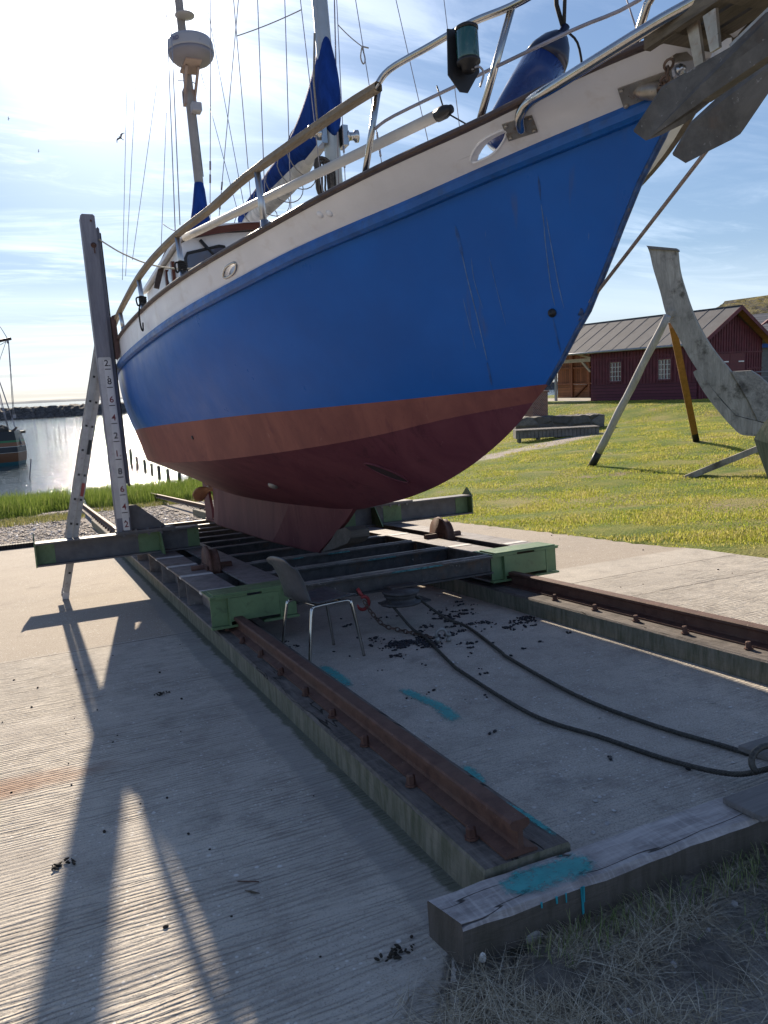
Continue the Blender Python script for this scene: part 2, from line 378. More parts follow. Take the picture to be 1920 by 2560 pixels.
def mat_ground():
    t = NT('grass_and_soil'); P = t.sep(t.coord())
    g = t.mix(t.ramp(t.noise(.9, 7, .7), .35, .66), (.10,.16,.02), (.26,.26,.05))
    g = t.mix(t.ramp(t.noise(.35, 5, .62), .50, .66), g, (.33,.28,.11))
    g = t.mix(t.ramp(t.noise(9, 8, .75), .45, .75, 0, .7), g, (.08,.12,.016))
    bare = t.ramp(t.noise(.5, 6, .68, t.mapped((1,1,1),(0,0,0),(7.3,2.1,0))), .63, .70); g = t.mix(bare, g, (.33,.25,.18))
    soil = t.mix(t.ramp(t.noise(14, 8, .72), .3, .7), (.12,.105,.09), (.28,.25,.21))
    soil = t.mix(t.math('SUBTRACT', 1.0, t.ramp(t.voro(60), .12, .25)), soil, (.20,.18,.155))
    near = t.math('SUBTRACT', 1.0, t.ramp(P[1], 2.3, 2.6)); col = t.mix(near, g, soil)
    bounce_ground = t.math('SUBTRACT', 1.0, t.ramp(P[1], -.9, -.2)); col = t.mix(bounce_ground, col, t.mix(t.voro(40, out='Distance'), (.36,.33,.29), (.50,.47,.43)))  # pale unseen ground behind the camera, added to bounce sun onto the hull
    lx = t.math('SUBTRACT', P[0], 9.4); ly = t.math('SUBTRACT', P[1], 21.5)      # trodden bare path across the lawn
    dp = t.math('ABSOLUTE', t.math('ADD', t.math('MULTIPLY', lx, -.30), t.math('MULTIPLY', ly, .954)))
    dp = t.math('ADD', dp, t.math('MULTIPLY', t.math('SUBTRACT', t.noise(.9, 6, .7), .5), 2.6))
    pm = t.math('MULTIPLY', t.math('SUBTRACT', 1.0, t.ramp(dp, .35, .9)), t.ramp(P[0], 6.5, 8.0)); pm = t.math('MULTIPLY', pm, t.math('SUBTRACT', 1.0, t.ramp(P[0], 19, 23)))
    col = t.mix(pm, col, t.mix(t.ramp(t.noise(5, 7, .7), .3, .7), (.36,.30,.25), (.52,.46,.40)))
    # gravel strand below the concrete and wet mud under water
    cs_ = t.sep(t.voro(20, out='Color'))[0]; grav = t.mix(cs_, (.10,.085,.08), (.62,.56,.52)); grav = t.mix(t.ramp(t.noise(1.2, 5, .7), .4, .7, .1, .55), grav, (.24,.19,.13))
    gm = t.math('MULTIPLY', t.ramp(P[1], 15.6, 15.8), t.math('SUBTRACT', 1.0, t.ramp(P[0], 6.6, 7.6)))
    col = t.mix(gm, col, grav)
    t.set(Base_Color=col, Roughness=.92, Specular_IOR_Level=.2)
    t.bump(t.math('ADD', t.noise(26, 8, .75), t.math('MULTIPLY', t.voro(26), .6)), .9, .04); return t.m
def mat_water():
    t = NT('sea_water'); v = t.mapped((.35, 1.0, 1))
    h = t.math('ADD', t.noise(1.1, 5, .6, v, .3), t.math('MULTIPLY', t.noise(5.5, 4, .6, t.mapped((.5,1,1), (0,0,.3))), .35))
    t.set(Base_Color=(.045,.062,.066), Roughness=.06, IOR=1.33, Specular_IOR_Level=.5)
    t.bump(h, .65, .2); return t.m
def mat_glass(name, col=(.02,.025,.03), rough=.05):
    t = NT(name); t.set(Base_Color=col, Roughness=rough, Specular_IOR_Level=.7, Coat_Weight=.3); return t.m
def mat_rust():
    t = NT('rusty_rail_steel'); n = t.noise(14, 8, .7)
    c = t.mix(t.ramp(n, .3, .7), (.075,.036,.029), (.15,.078,.058)); c = t.mix(t.ramp(t.noise(3, 6, .6), .45, .7, 0, .7), c, (.12,.072,.055))
    c = t.mix(t.math('MULTIPLY', t.ramp(t.noise(45, 5, .7), .66, .7), .6), c, (.36,.31,.25))
    t.set(Base_Color=c, Roughness=.72, Metallic=.15, Specular_IOR_Level=.4); t.bump(t.noise(50, 6, .7), .35, .006); return t.m
def mat_steel_worn(name, a=(.16,.15,.15), b=(.30,.28,.27), green=None, galv=False):
    t = NT(name); n = t.noise(9, 8, .72, None, .4)
    c = t.mix(t.ramp(n, .3, .7), a, b); c = t.mix(t.ramp(t.noise(3.3, 7, .7), .52, .68, 0, .75), c, (.12,.075,.05))
    c = t.mix(t.ramp(t.noise(26, 6, .7), .62, .7, 0, .6), c, (.42,.40,.38))
    t.set(Base_Color=c, Roughness=.6, Metallic=.2, Specular_IOR_Level=.4); t.bump(t.noise(40, 5, .6), .2, .006); return t.m
def mat_timber(name, light, dark, side, axis='Y', moss=(.045,.055,.022)):
    t = NT(name); st = {'X': (.1,1,1), 'Y': (1,.1,1)}[axis]; v = t.mapped(st)
    g = t.noise(30, 8, .72, v, .5); c = t.mix(t.ramp(g, .3, .7), dark, light)
    c = t.mix(t.ramp(t.noise(5, 6, .7), .45, .7, 0, .7), c, tuple(x*.5 for x in dark))
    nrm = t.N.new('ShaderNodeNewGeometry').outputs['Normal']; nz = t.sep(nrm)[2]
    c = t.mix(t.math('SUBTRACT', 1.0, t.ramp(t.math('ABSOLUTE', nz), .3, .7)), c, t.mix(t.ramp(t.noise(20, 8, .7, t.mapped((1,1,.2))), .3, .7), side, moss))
    crack = t.math('SUBTRACT', 1.0, t.ramp(t.math('ABSOLUTE', t.math('SUBTRACT', t.noise(5, 3, .5, v, .6), .5)), .0015, .006))
    crack = t.math('MULTIPLY', crack, t.ramp(t.math('ABSOLUTE', nz), .3, .7))
    saw = {'X': t.sep(t.coord())[0], 'Y': t.sep(t.coord())[1]}[axis]; saw = t.math('MULTIPLY', t.ramp(t.noise(1.0, 2, .5, t.comb(t.math('MULTIPLY', saw, 70), t.math('MULTIPLY', t.sep(t.coord())[1 if axis == 'X' else 0], 2), 0.0)), .5, .7), .22)
    saw = t.math('MULTIPLY', saw, t.ramp(t.math('ABSOLUTE', nz), .3, .7))
    c = t.mix(saw, c, tuple(min(1, x*1.5) for x in light))
    c = t.mix(t.math('MULTIPLY', crack, .85), c, (.012,.01,.009))
    t.set(Base_Color=c, Roughness=.85, Specular_IOR_Level=.25)
    t.bump(t.math('SUBTRACT', g, t.math('MULTIPLY', crack, 2.0)), .7, .012); return t.m
def mat_sprayed(name, base_mat_cols, col=(.05,.42,.42)):
    """paint sprayed on a surface: ragged edge through transparency"""
    t = NT(name); n = t.noise(45, 7, .75); uv = t.N.new('ShaderNodeAttribute'); uv.attribute_name = 'cover'
    a = t.math('MULTIPLY', t.ramp(t.math('ADD', uv.outputs['Fac'], t.math('MULTIPLY', t.math('SUBTRACT', n, .5), 2.4)), .25, 1.05), .75)
    t.set(Base_Color=t.mix(t.ramp(t.noise(30, 5, .6), .3, .7), tuple(c*.8 for c in col), col), Roughness=.7, Alpha=a); return t.m
def mat_boards(name, col, pitch, axis='y', var=.2, gap=.12, batten=False, rough=.7, horizontal=False, kind='Object'):
    """boarding with a dark line at every joint; local frame of its building (object coordinates)"""
    t = NT(name); P = t.sep(t.coord(kind)); c = {'x': P[0], 'y': P[1], 'z': P[2]}[axis]
    f = t.math('FRACT', t.math('DIVIDE', c, pitch)); idx = t.math('FLOOR', t.math('DIVIDE', c, pitch))
    e = t.math('SUBTRACT', 1.0, t.ramp(t.math('ABSOLUTE', t.math('SUBTRACT', f, .5)), .5-gap, .5-gap*.4, 1.0, 0.0))
    wn = t.N.new('ShaderNodeTexWhiteNoise'); wn.noise_dimensions = '1D'; t.L.new(idx, wn.inputs['W'])
    b = t.mix(wn.outputs['Value'], tuple(x*(1-var) for x in col), tuple(x*(1+var) for x in col))
    b = t.mix(t.ramp(t.noise(4, 6, .7), .4, .7, 0, .4), b, tuple(x*.6 for x in col))
    t.set(Base_Color=t.mix(t.math('MULTIPLY', e, .8), b, tuple(x*.22 for x in col)), Roughness=rough, Specular_IOR_Level=.3)
    t.bump(t.math('SUBTRACT', 1.0, e), .5, .03); return t.m
def simple(name, col, rough=.5, metal=0.0, **k): 
    t = NT(name); n = t.noise(k.pop('scale', 8), 5, .6); v = k.pop('var', .15)
    t.set(Base_Color=t.mix(t.ramp(n, .3, .7), tuple(c*(1-v) for c in col), tuple(min(1, c*(1+v)) for c in col)), Roughness=rough, Metallic=metal, **k); return t.m

M['blue'] = mat_hull_blue(); M['red'] = mat_hull_red(); M['band'] = mat_hull_red('waterline_band', (.19,.062,.055), (.27,.095,.075), (.14,.038,.048), (.36,.22,.19))  # lighter band between waterline and chine, darker red below it
M['keelred'] = mat_hull_red('keel_antifouling', (.115,.031,.042), (.165,.055,.062), (.06,.017,.026), (.32,.20,.18))
M['white'] = paint('bulwark_white', (.79,.79,.82), .38, 0, .06, 2.2, (.45,.36,.29), .25, .10)
M['blue_rail'] = paint('strake_blue', (.008,.095,.36), .4, 0, .2, 6, (.03,.06,.12), .5, .15)
M['cap'] = paint('cap_rail_brown', (.075,.048,.04), .5, 0, .25, 9, bump=.1)
M['varnish'] = wood('weathered_teak', (.34,.28,.20), (.20,.16,.115), 'Y', 7, .55, .25)
M['chrome'] = simple('polished_steel', (.50,.48,.45), .2, 1.0, var=.12)
M['steel'] = simple('stanchion_steel', (.50,.51,.53), .28, .9, var=.1)
M['alu'] = simple('anodised_mast', (.36,.40,.43), .38, .45, var=.06)
M['white_spar'] = paint('spar_white', (.54,.52,.48), .4, 0, .06, 6)
M['cream_mast'] = paint('mast_paint', (.27,.25,.235), .5, 0, .12, 5)
def fabric(name, col):
    t = NT(name); v = t.mapped((1,1,.4)); n = t.noise(7, 6, .65, v, .8)
    t.set(Base_Color=t.mix(t.ramp(n, .3, .7), tuple(c*.7 for c in col), tuple(c*1.2 for c in col)), Roughness=.8, Specular_IOR_Level=.06)
    t.bump(t.math('ADD', n, t.math('MULTIPLY', t.noise(2.5, 3, .5, t.mapped((1,1,.5))), 1.5)), .6, .03); return t.m
M['cover'] = fabric('sail_cover_blue', (.012,.045,.22)); M['sail'] = fabric('sail_cloth', (.68,.65,.60))
M['black'] = simple('black_rubber', (.016,.016,.018), .5, var=.3)
M['rope'] = simple('grey_rope', (.27,.25,.22), .85, var=.25, scale=60); M['ropeblack'] = simple('black_rope', (.018,.018,.018), .8)
M['ropecream'] = simple('cream_rope', (.50,.45,.34), .85, var=.2, scale=60)
M['wire'] = simple('rigging_wire', (.30,.29,.33), .5, .3)
M['galv'] = mat_steel_worn('anchor_galvanised', (.075,.068,.058), (.145,.132,.115))
M['stain'] = paint('stained_steel', (.36,.33,.29), .35, .6, .2, 12, (.23,.10,.05), .7)
M['mahog'] = wood('mahogany', (.19,.065,.04), (.10,.032,.022), 'X', 5, .4, .1)
M['glass'] = mat_glass('tinted_glass', (.10,.10,.13), .06)
M['radar'] = paint('radome_white', (.34,.34,.37), .35, 0, .03, 3); M['radar_grey'] = paint('radome_grey', (.20,.19,.22), .45, 0, .05, 3)
M['green_lens'] = mat_glass('green_lens', (.01,.07,.065), .08)
M['fender'] = paint('fender_vinyl', (.010,.032,.14), .22, 0, .1, 3, coat=.4)
M['bronze'] = paint('propeller_bronze', (.34,.20,.13), .45, .6, .2, 9, bump=.1)
M['concrete'] = mat_concrete(); M['ground'] = mat_ground(); M['water'] = mat_water()
M['rust'] = mat_rust(); M['worn'] = mat_steel_worn('cradle_steel', (.14,.13,.13), (.27,.25,.245))
M['worn_dark'] = mat_steel_worn('cradle_steel_dark', (.045,.043,.046), (.095,.09,.09))
M['green'] = paint('cradle_green', (.135,.215,.10), .48, 0, .16, 5, (.05,.06,.03), .5, .1)
M['greydark'] = paint('outrigger_grey', (.13,.125,.13), .55, 0, .2, 7, (.20,.17,.15), .5, .15)
M['whitemark'] = paint('white_paint_and_sun_mark', (.62,.60,.57), .6, 0, .1, 14, (.25,.23,.22), .7)
M['post'] = wood('grey_post', (.27,.27,.31), (.18,.18,.215), 'Z', 5, .6, .2)
M['rulerwhite'] = paint('ruler_white', (.58,.56,.55), .55, 0, .08, 7, (.30,.28,.26), .5); M['rulerplate'] = paint('ruler_plate', (.70,.68,.66), .5, 0, .05, 9, (.35,.3,.27), .4)
M['numred'] = simple('numeral_red', (.20,.03,.035), .6); M['numblack'] = simple('numeral_black', (.03,.02,.025), .6)
M['aluladder'] = paint('ladder_aluminium', (.40,.385,.37), .45, .55, .12, 8, (.16,.12,.10), .5)
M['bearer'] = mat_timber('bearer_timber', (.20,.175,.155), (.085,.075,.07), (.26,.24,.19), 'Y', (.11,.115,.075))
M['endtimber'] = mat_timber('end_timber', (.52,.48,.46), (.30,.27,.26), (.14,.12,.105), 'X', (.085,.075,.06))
M['plank'] = wood('grey_plank', (.26,.24,.23), (.15,.14,.13), 'X', 6, .8, .4)
M['shell'] = simple('mussel_black', (.012,.013,.018), .35, var=.5, scale=30)
M['stone'] = paint('pale_stone', (.34,.32,.30), .8, 0, .2, 9, bump=.3)
M['chairshell'] = paint('chair_grey_plastic', (.075,.08,.09), .42, 0, .12, 10, (.14,.14,.14), .3)
M['cable'] = simple('steel_cable', (.075,.07,.06), .55, .4, var=.4, scale=90)
M['chain'] = paint('rusty_chain', (.16,.11,.085), .6, .4, .3, 30); M['redhook'] = paint('red_hook', (.33,.045,.045), .5, .1, .2, 20)
M['shackle'] = paint('galvanised_shackle', (.33,.32,.30), .5, .5, .15, 20)
M['turq'] = mat_sprayed('turquoise_spray', None)
M['turqsolid'] = simple('turquoise_drip', (.02,.33,.40), .6)

# ------------------------------------------------------------------ terrain, water, paving
def sstep(t): t = min(max(t, 0.0), 1.0); return t*t*(3-2*t)
ZWATER = -2.3
def terrain(x, y):
    zs = -SLOPE*min(y, 55.0)
    if x < 6.4: 
        return zs
    y0 = 13.5
    zl = -SLOPE*y if y < y0 else -SLOPE*y0 - 0.022*(y-y0) - (max(y-55, 0)*.05)
    base = zs + (zl-zs)*sstep((x-6.4)/3.0)
    t = (x - 6.8 - max(0.0, y-17)*0.33)/19.0
    z = base + (-0.42-base)*sstep(t) if y < 70 else base
    a = (x-33.1)*-.13+(y-29.5)*.9915; b = (x-33.1)*-.9915+(y-29.5)*-.13         # bank in front of the barn
    if -8 < a < 24 and b > -12: z += (0.18-z)*sstep((9.0-b)/5.5)*sstep((a+8)/6)
    return z
def ground_hit(px, py, lift=0.0, far=90.0):
    d = ray(px, py); lo = 3.0
    prev = lo; 
    k = lo
    while k < far:
        p = CAMPOS + d*k
        if p.z < terrain(p.x, p.y)+lift:
            a, b = prev, k
            for _ in range(30):
                m_ = (a+b)/2; q = CAMPOS+d*m_
                if q.z < terrain(q.x, q.y)+lift: b = m_
                else: a = m_
            return CAMPOS + d*b
        prev = k; k += .1
    return CAMPOS + d*far
def on_ground(x, y): return Vector((x, y, terrain(x, y)))

DIRT_EDGE = [(-.4,-3),(.15,.4),(.42,1.1),(.56,1.45),(.66,1.72),(.76,1.83),(.86,1.88),(.97,1.925)]
def dirt_x(y):
    e = DIRT_EDGE
    for a, b in zip(e, e[1:]):
        if a[1] <= y <= b[1]: return a[0]+(b[0]-a[0])*(y-a[1])/(b[1]-a[1])
    return 99
def build_terrain():
    xs = np.concatenate([np.linspace(-400,-20,12), np.linspace(-18,-2,9), np.arange(-1.6,.2,.3), np.arange(.2,3.4,.05), np.arange(3.5,6.3,.35), np.arange(6.35,14,.2), np.arange(14,45,.6), np.linspace(46,120,20), np.linspace(150,3000,10)])
    ys = np.concatenate([np.linspace(-400,-8,8), np.arange(-6,.6,.5), np.arange(.7,2.1,.05), np.arange(2.2,6,.4), np.arange(6,32,.35), np.arange(32,60,1.0), np.linspace(62,200,14)])
    mb = MB(); rows = []
    for y in ys:
        row = []
        for x in xs:
            z = terrain(x, y) - .03
            if y < 1.93 and x > dirt_x(y)-.12: z += sstep((x-dirt_x(y)+.12)/.16)*(.022) + sstep((x-dirt_x(y))/.1)*.026*(sin(x*9.1+y*4)*cos(y*11.3-x*3)+.6*sin(x*23+y*17)*sin(y*29)) - .03*max(0, 1.75-y)
            elif x > 6.9: z += .03 + .03*sin(x*1.7+y*.9)*sin(y*1.3-x*.4)
            row.append((x, y, z))
        rows.append(row)
    mb.grid(rows, True)
    return struct(mb.build('ground', M['ground'], loc=(0,0,0)))
build_terrain()
mb = MB(); mb.add([(-4000,18,ZWATER),(4000,18,ZWATER),(4000,9000,ZWATER),(-4000,9000,ZWATER)], [(0,1,2,3)])
struct(mb.build('water', M['water'], loc=(0,18,ZWATER)))
# far shore
mb = MB(); rows = [[],[],[]]
for i in range(160):
    x = -2600 + i*40; h = 7 + 5*abs(sin(i*.21)*cos(i*.083)) + 2.5*random.random()
    rows[0].append((x, 4300, ZWATER-2)); rows[1].append((x, 4340, ZWATER+h)); rows[2].append((x, 4700, ZWATER+h*.7))
mb.grid(rows); struct(mb.build('hills', simple('far_shore', (.30,.33,.34), .95), loc=(0,4300,ZWATER)))

# concrete slipway paving: one sheet, soil and turf nibble its edges
def build_concrete():
    rnd = random.Random(3); pts = []
    pts.append((-9,-3)); 
    e = DIRT_EDGE
    for a, b in zip(e, e[1:]):
        n = max(1, int(hypot(b[0]-a[0], b[1]-a[1])/.06))
        for i in range(n): t = i/n; pts.append((a[0]+(b[0]-a[0])*t+rnd.uniform(-.018,.018), a[1]+(b[1]-a[1])*t))
    pts += [(.985,1.95),(8.6,1.95),(8.0,4.2)]
    e2 = [(7.9,4.3),(7.16,5.92),(6.96,6.39),(6.753,7.16),(6.74,9.02),(6.65,11.3),(6.53,13.9),(6.45,16.2)]
    for a, b in zip(e2, e2[1:]):
        n = max(1, int(hypot(b[0]-a[0], b[1]-a[1])/.11))
        for i in range(n): t = i/n; pts.append((a[0]+(b[0]-a[0])*t+rnd.uniform(-.045,.045), a[1]+(b[1]-a[1])*t))
    pts += [(6.45,16.2),(-9,16.2)]
    mb = MB(SLIP); mb.prism([(x, y, -.0005) for x, y in pts], (0,0,-.02))
    bm = bmesh.new(); vv = [bm.verts.new(v) for v in mb.v]; 
    for f in mb.f: bm.faces.new([vv[i] for i in f])
    bmesh.ops.triangulate(bm, faces=[f for f in bm.faces if len(f.verts) > 4])
    m2 = MB(SLIP); m2.bm(bm)
    return struct(m2.build('concrete_slipway', M['concrete'], loc=(0,8,-.6)))
build_concrete()
mb = MB(SLIP); mb.box(-9, .6, 16.21, 16.46, -.15, .085)
tag(mb.build('drain_channel', mat_boards('drain_grate', (.028,.026,.025), .05, 'x', .2, .25)), 'dark slotted drain channel across the foot of the concrete', 'drain')

# sprayed turquoise marks on the paving
def spray(name, pts, widths, w, frame=SLIP, nrm=(0,0,1), n=10):
    path = smooth_path([Vector(p) for p in pts], 8); k = len(path); nrm = Vector(nrm)
    me_v, me_f, cov = [], [], []
    cols = 9
    for i, p in enumerate(path):
        t = (path[min(i+1,k-1)]-path[max(i-1,0)]).normalized(); sd = t.cross(nrm).normalized()
        ww = np.interp(i/(k-1), np.linspace(0,1,len(widths)), widths)
        for j in range(cols):
            q = (j/(cols-1)-.5)*2; me_v.append(p + sd*q*ww + nrm*w)
            ends = min(1.0, min(i, k-1-i)/4.0); cov.append(max(0.0, (1-q*q))*ends*1.05)
    for i in range(k-1):
        for j in range(cols-1): a = i*cols+j; me_f.append((a, a+1, a+cols+1, a+cols))
    mb = MB(frame); mb.add(me_v, me_f)
    o = mb.build(name, M['turq'])
    at = o.data.attributes.new('cover', 'FLOAT', 'POINT'); at.data.foreach_set('value', cov)
    return o
for pts, wd_ in (([(1.90,4.25,0),(1.925,4.0,0),(1.945,3.78,0),(1.90,3.5,0)], [.05,.055,.06,.07]), ([(1.67,5.05,0),(1.68,4.75,0),(1.665,4.40,0)], [.05,.06,.05]),
                 ([(1.665,3.06,0),(1.65,2.93,0),(1.62,2.80,0)], [.03,.045,.03])):
    o = spray('sprayed_mark', pts, wd_, .004); struct(o)

# ------------------------------------------------------------------ rails on timber bearers
RAIL_PROF = [(-.0625,0),(.0625,0),(.0625,.009),(.014,.022),(.009,.035),(.009,.082),(.030,.092),(.037,.098),(.037,.113),(.030,.120),(-.030,.120),(-.037,.113),(-.037,.098),(-.030,.092),(-.009,.082),(-.009,.035),(-.014,.022),(-.0625,.009)]
def make_rail(uc, v0, v1, label, bolts):
    root = empty('slipway_rail', S2W((uc, v0, .141)), label, 'rail', 'slipway rails')
    mb = MB(SLIP); mb.prism([(uc+x, v0, .141+z) for x, z in RAIL_PROF], (0, v1-v0, 0)); mb.build('rail_bar', M['rust'], root)
    for k, (du, v) in enumerate(bolts):
        b = MB(SLIP); c = (uc+du, v, .142); h = .036+.008*random.random()
        b.lathe([(.026,0),(.026,.008)], c, (0,0,1), 8, False); b.lathe([(.019,.0081),(.018,h),(.012,h+.006)], c, (.05*random.uniform(-1,1),.05*random.uniform(-1,1),1), 6, False)
        b.build('bolt', M['rust'], root)
    return root
lb = []
for p in [(652.8,1642),(703.4,1686),(765,1738),(831.8,1793),(912.8,1864),(1028.5,1964),(1179,2096)]:
    s = pw(p[0], p[1], .141); lb.append((s[0]-1.318, s[1]))
sp_ = .46; vmax = max(b[1] for b in lb); du0 = sum(b[0] for b in lb)/len(lb)
for i in range(1, 3): lb.append((du0, vmax+sp_*i))
for i in range(14): lb.append((du0, 13.6+i*.55)); 
for v in (2.6, 3.1, 3.6, 4.1, 4.6, 5.1): lb.append((.085, v))
make_rail(1.318, 2.06, 33, 'rusty slipway rail ending above the end timber, beside the grooved concrete', lb)
rb = []
for p in [(1713,1584),(1872,1623),(1590,1553),(1487,1525),(1387,1500)]:
    s = pw(p[0], p[1], .141); rb.append((s[0]-3.815, s[1]))
for i in range(12): rb.append((-.085, 13.6+i*.55))
make_rail(3.815, 2.06, 31, 'rusty slipway rail on the lawn side of the slipway, beyond the cables', rb)
def bearer(u0, u1, v0, v1, label):
    mb = MB(SLIP); n = 14; rows = []
    jit = random.Random(int(u0*100))
    sec = [(u0,-.02),(u0,.128),(u0+.010,.140),(u1-.010,.140),(u1,.128),(u1,-.02)]
    for i in range(n+1):
        v = v0+(v1-v0)*(i/n)**1.6; rows.append([(u+jit.uniform(-.004,.004), v, w+(jit.uniform(-.003,.0) if w > 0 else 0)) for u, w in sec])
    mb.grid(rows, False); b = len(mb.v); 
    mb.f.append((0,1,2,3,4,5)); mb.sm.append(False); mb.mi.append(0)
    return tag(mb.build('timber_bearer', M['bearer'], loc=S2W(((u0+u1)/2, v0, 0))), label, 'timber', 'timber bearers under the rails')
bearer(1.166, 1.505, 2.05, 20, 'long mossy timber bearer under the rusty rail beside the grooved concrete')
bearer(3.595, 4.02, 2.05, 20, 'long dark timber bearer under the rail on the lawn side')
# end timber
def end_timber():
    mb = MB(SLIP); rows = []; jit = random.Random(5); n = 30
    for i in range(n+1):
        u = .965+(3.6-.965)*i/n; j = lambda a: jit.uniform(-a, a)
        rows.append([(u, 1.862+j(.003), -.06), (u, 1.858+j(.004), .105+j(.004)), (u, 1.872+j(.003), .121+j(.003)), (u, 2.025+j(.003), .122+j(.003)), (u, 2.036, .112), (u, 2.036, -.06)])
    # the sawn end leans a little
    for k, d in enumerate((.005,.02,.025,-.02,-.02,-.02)): x, y, z = rows[0][k]; rows[0][k] = (x+d*.6, y, z)
    mb.grid(rows, False, flip=True); mb.f.append((5,4,3,2,1,0)); mb.sm.append(False); mb.mi.append(0)
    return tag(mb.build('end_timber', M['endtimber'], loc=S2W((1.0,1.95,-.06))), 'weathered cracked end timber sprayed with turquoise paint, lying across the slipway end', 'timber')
et = end_timber()
o = spray('paint_spray', [(1.16,1.93,0),(1.26,1.95,0),(1.40,1.945,0),(1.52,1.955,0)], [.05,.085,.085,.06], .1255); 
o.parent = et; o.location = np.array(WLOC[o])-WLOC[et]; o['label'] = 'turquoise sprayed patch on the end timber'; WLOC[o] = WLOC[et]
for u, l, wd_ in ((1.395,.085,.010),(1.30,.022,.007),(1.335,.03,.004),(1.245,.018,.006),(1.398,.05,.014)):
    mb = MB(SLIP); mb.prism([(u-wd_/2,1.8535,.112),(u+wd_/2,1.8535,.112),(u+wd_*.4,1.8535,.112-l),(u-wd_*.3,1.8535,.112-l*1.04)], (0,.003,0)); mb.build('paint_drip', M['turqsolid'], et)
o = spray('sprayed_mark', [Vector((1.475,2.42,.1405)), Vector((1.482,2.25,.1405)), Vector((1.485,2.08,.1405))], [.012,.02,.018], .002); struct(o)
# loose planks on the end timber at the right
mb = MB(SLIP); mb.bar(pw(1816,1990,.128)+Vector((.0,.02,.012)), Vector((3.2,2.06,.142)), .145, .022); 
pa = Vector((2.145,1.90,.139)); 
mb = MB(SLIP); mb.box(2.13, 3.3, 1.815, 1.985, .128, .150, .003)
tag(mb.build('plank', M['plank']), 'short grey plank lying on the end timber under the wire rope', 'plank')
mb = MB(SLIP); mb.box(2.50, 3.6, 2.10, 2.24, .15, .172, .003); mb.box(2.7, 2.8, 2.10, 2.24, .0, .15)
tag(mb.build('plank', M['plank']), 'grey plank beside the loop of rope at the right edge', 'plank')
mb = MB(SLIP); mb.tube([(2.52+.10*cos(a), 2.10+.03*sin(a), .150+.05*sin(a)) for a in np.linspace(-.3, 3.6, 14)], .013, 8)
tag(mb.build('rope_loop', M['cable']), 'stiff dark loop of rope standing on the plank at the right edge', 'rope')

# ------------------------------------------------------------------ wire ropes, chain, shackle
def strand(name, pts, r, label):
    path = smooth_path(pts, 22); mb = MB(SLIP); k = len(path); acc = 0
    dist = [0]
    for a, b in zip(path, path[1:]): dist.append(dist[-1]+(b-a).length)
    # resample for the twist
    n = int(dist[-1]/.012); D = np.linspace(0, dist[-1], n); P = np.array([p[:] for p in path])
    Q = np.stack([np.interp(D, dist, P[:,i]) for i in range(3)], 1)
    for s_ in range(6):
        sp = []
        for i in range(n):
            t = Vector(Q[min(i+1,n-1)]-Q[max(i-1,0)]).normalized(); x = t.cross(Vector((0,0,1))).normalized(); y = x.cross(t)
            a = 2*pi*s_/6 + D[i]*2*pi/.085; sp.append(Vector(Q[i]) + (x*cos(a)+y*sin(a))*r*.60)
        mb.tube(sp, r*.40, 5)
    return tag(mb.build(name, M['cable'], loc=S2W(pts[0])), label, 'wire rope', 'haulage wire ropes')
strand('wire_rope', [(2.48,5.60,.235),(2.54,5.35,.06),(2.56,5.16,.018),(2.40,4.5,.014),(2.345,4.2,.014),(2.27,3.37,.014),(2.36,2.92,.014),(2.43,2.545,.014),(2.48,2.25,.05),(2.50,2.05,.145),(2.56,1.9,.166),(2.9,1.4,.0)], .0125, 'dark wire rope running under the white shackle and over the plank')
strand('wire_rope', [(2.73,5.62,.235),(2.86,5.4,.08),(2.96,5.2,.018),(2.80,4.5,.014),(2.75,4.3,.014),(2.64,3.46,.014),(2.66,2.93,.014),(2.73,2.56,.014),(2.79,2.34,.014),(2.95,2.0,.05),(3.3,1.4,.0)], .0125, 'dark wire rope on the rail side, clear of the chain and shackle')
def chain(path, link, r, T=SLIP):
    mb = MB(T); path = smooth_path(path, 20); d = [0]
    for a, b in zip(path, path[1:]): d.append(d[-1]+(b-a).length)
    P = np.array([p[:] for p in path]); n = int(d[-1]/link)
    for i in range(n):
        c = Vector([np.interp((i+.5)*link, d, P[:,k]) for k in range(3)]); c2 = Vector([np.interp(min((i+.9)*link, d[-1]), d, P[:,k]) for k in range(3)])
        t = (c2-c).normalized(); x = t.cross(Vector((0,0,1))); x = x.normalized() if x.length > .1 else Vector((1,0,0)); y = x.cross(t)
        if i % 2: x = y
        L_ = link*.66; W_ = link*.36
        mb.tube([c + t*(L_*cos(a)) + x*(W_*sin(a)) for a in np.linspace(0, 2*pi, 13)[:-1]], r, 5, closed=True)
    return mb
cpath = [(2.34,5.78,.23),(2.36,5.70,.15),(2.42,5.60,.05),(2.50,5.48,.02),(2.54,5.36,.016),(2.575,5.22,.016),(2.60,5.08,.02)]
ch = chain(cpath, .042, .0055).build('chain', M['chain']); tag(ch, 'thin rusty chain running from the red hook to the shackle', 'chain')
mb = MB(SLIP); hk = [Vector((2.34,5.80,.26))+Vector((.05*sin(a), -.012*cos(a), -.05+.055*cos(a))) for a in np.linspace(-.4, 4.6, 16)]
mb.tube(hk, [.015]*13+[.012,.009,.006], 8); mb.tube([(2.34,5.80,.26),(2.31,5.83,.33)], .016, 8)
tag(mb.build('hook', M['redhook']), 'red steel hook hung under the front beam of the cradle', 'hook')
mb = MB(SLIP); c0 = Vector((2.64,4.99,.035))
bow = [c0+Vector((.05*cos(a)*.8-.02, .02*sin(a*.5), .045*sin(a)+.02)) for a in np.linspace(-.2, pi+.3, 14)]
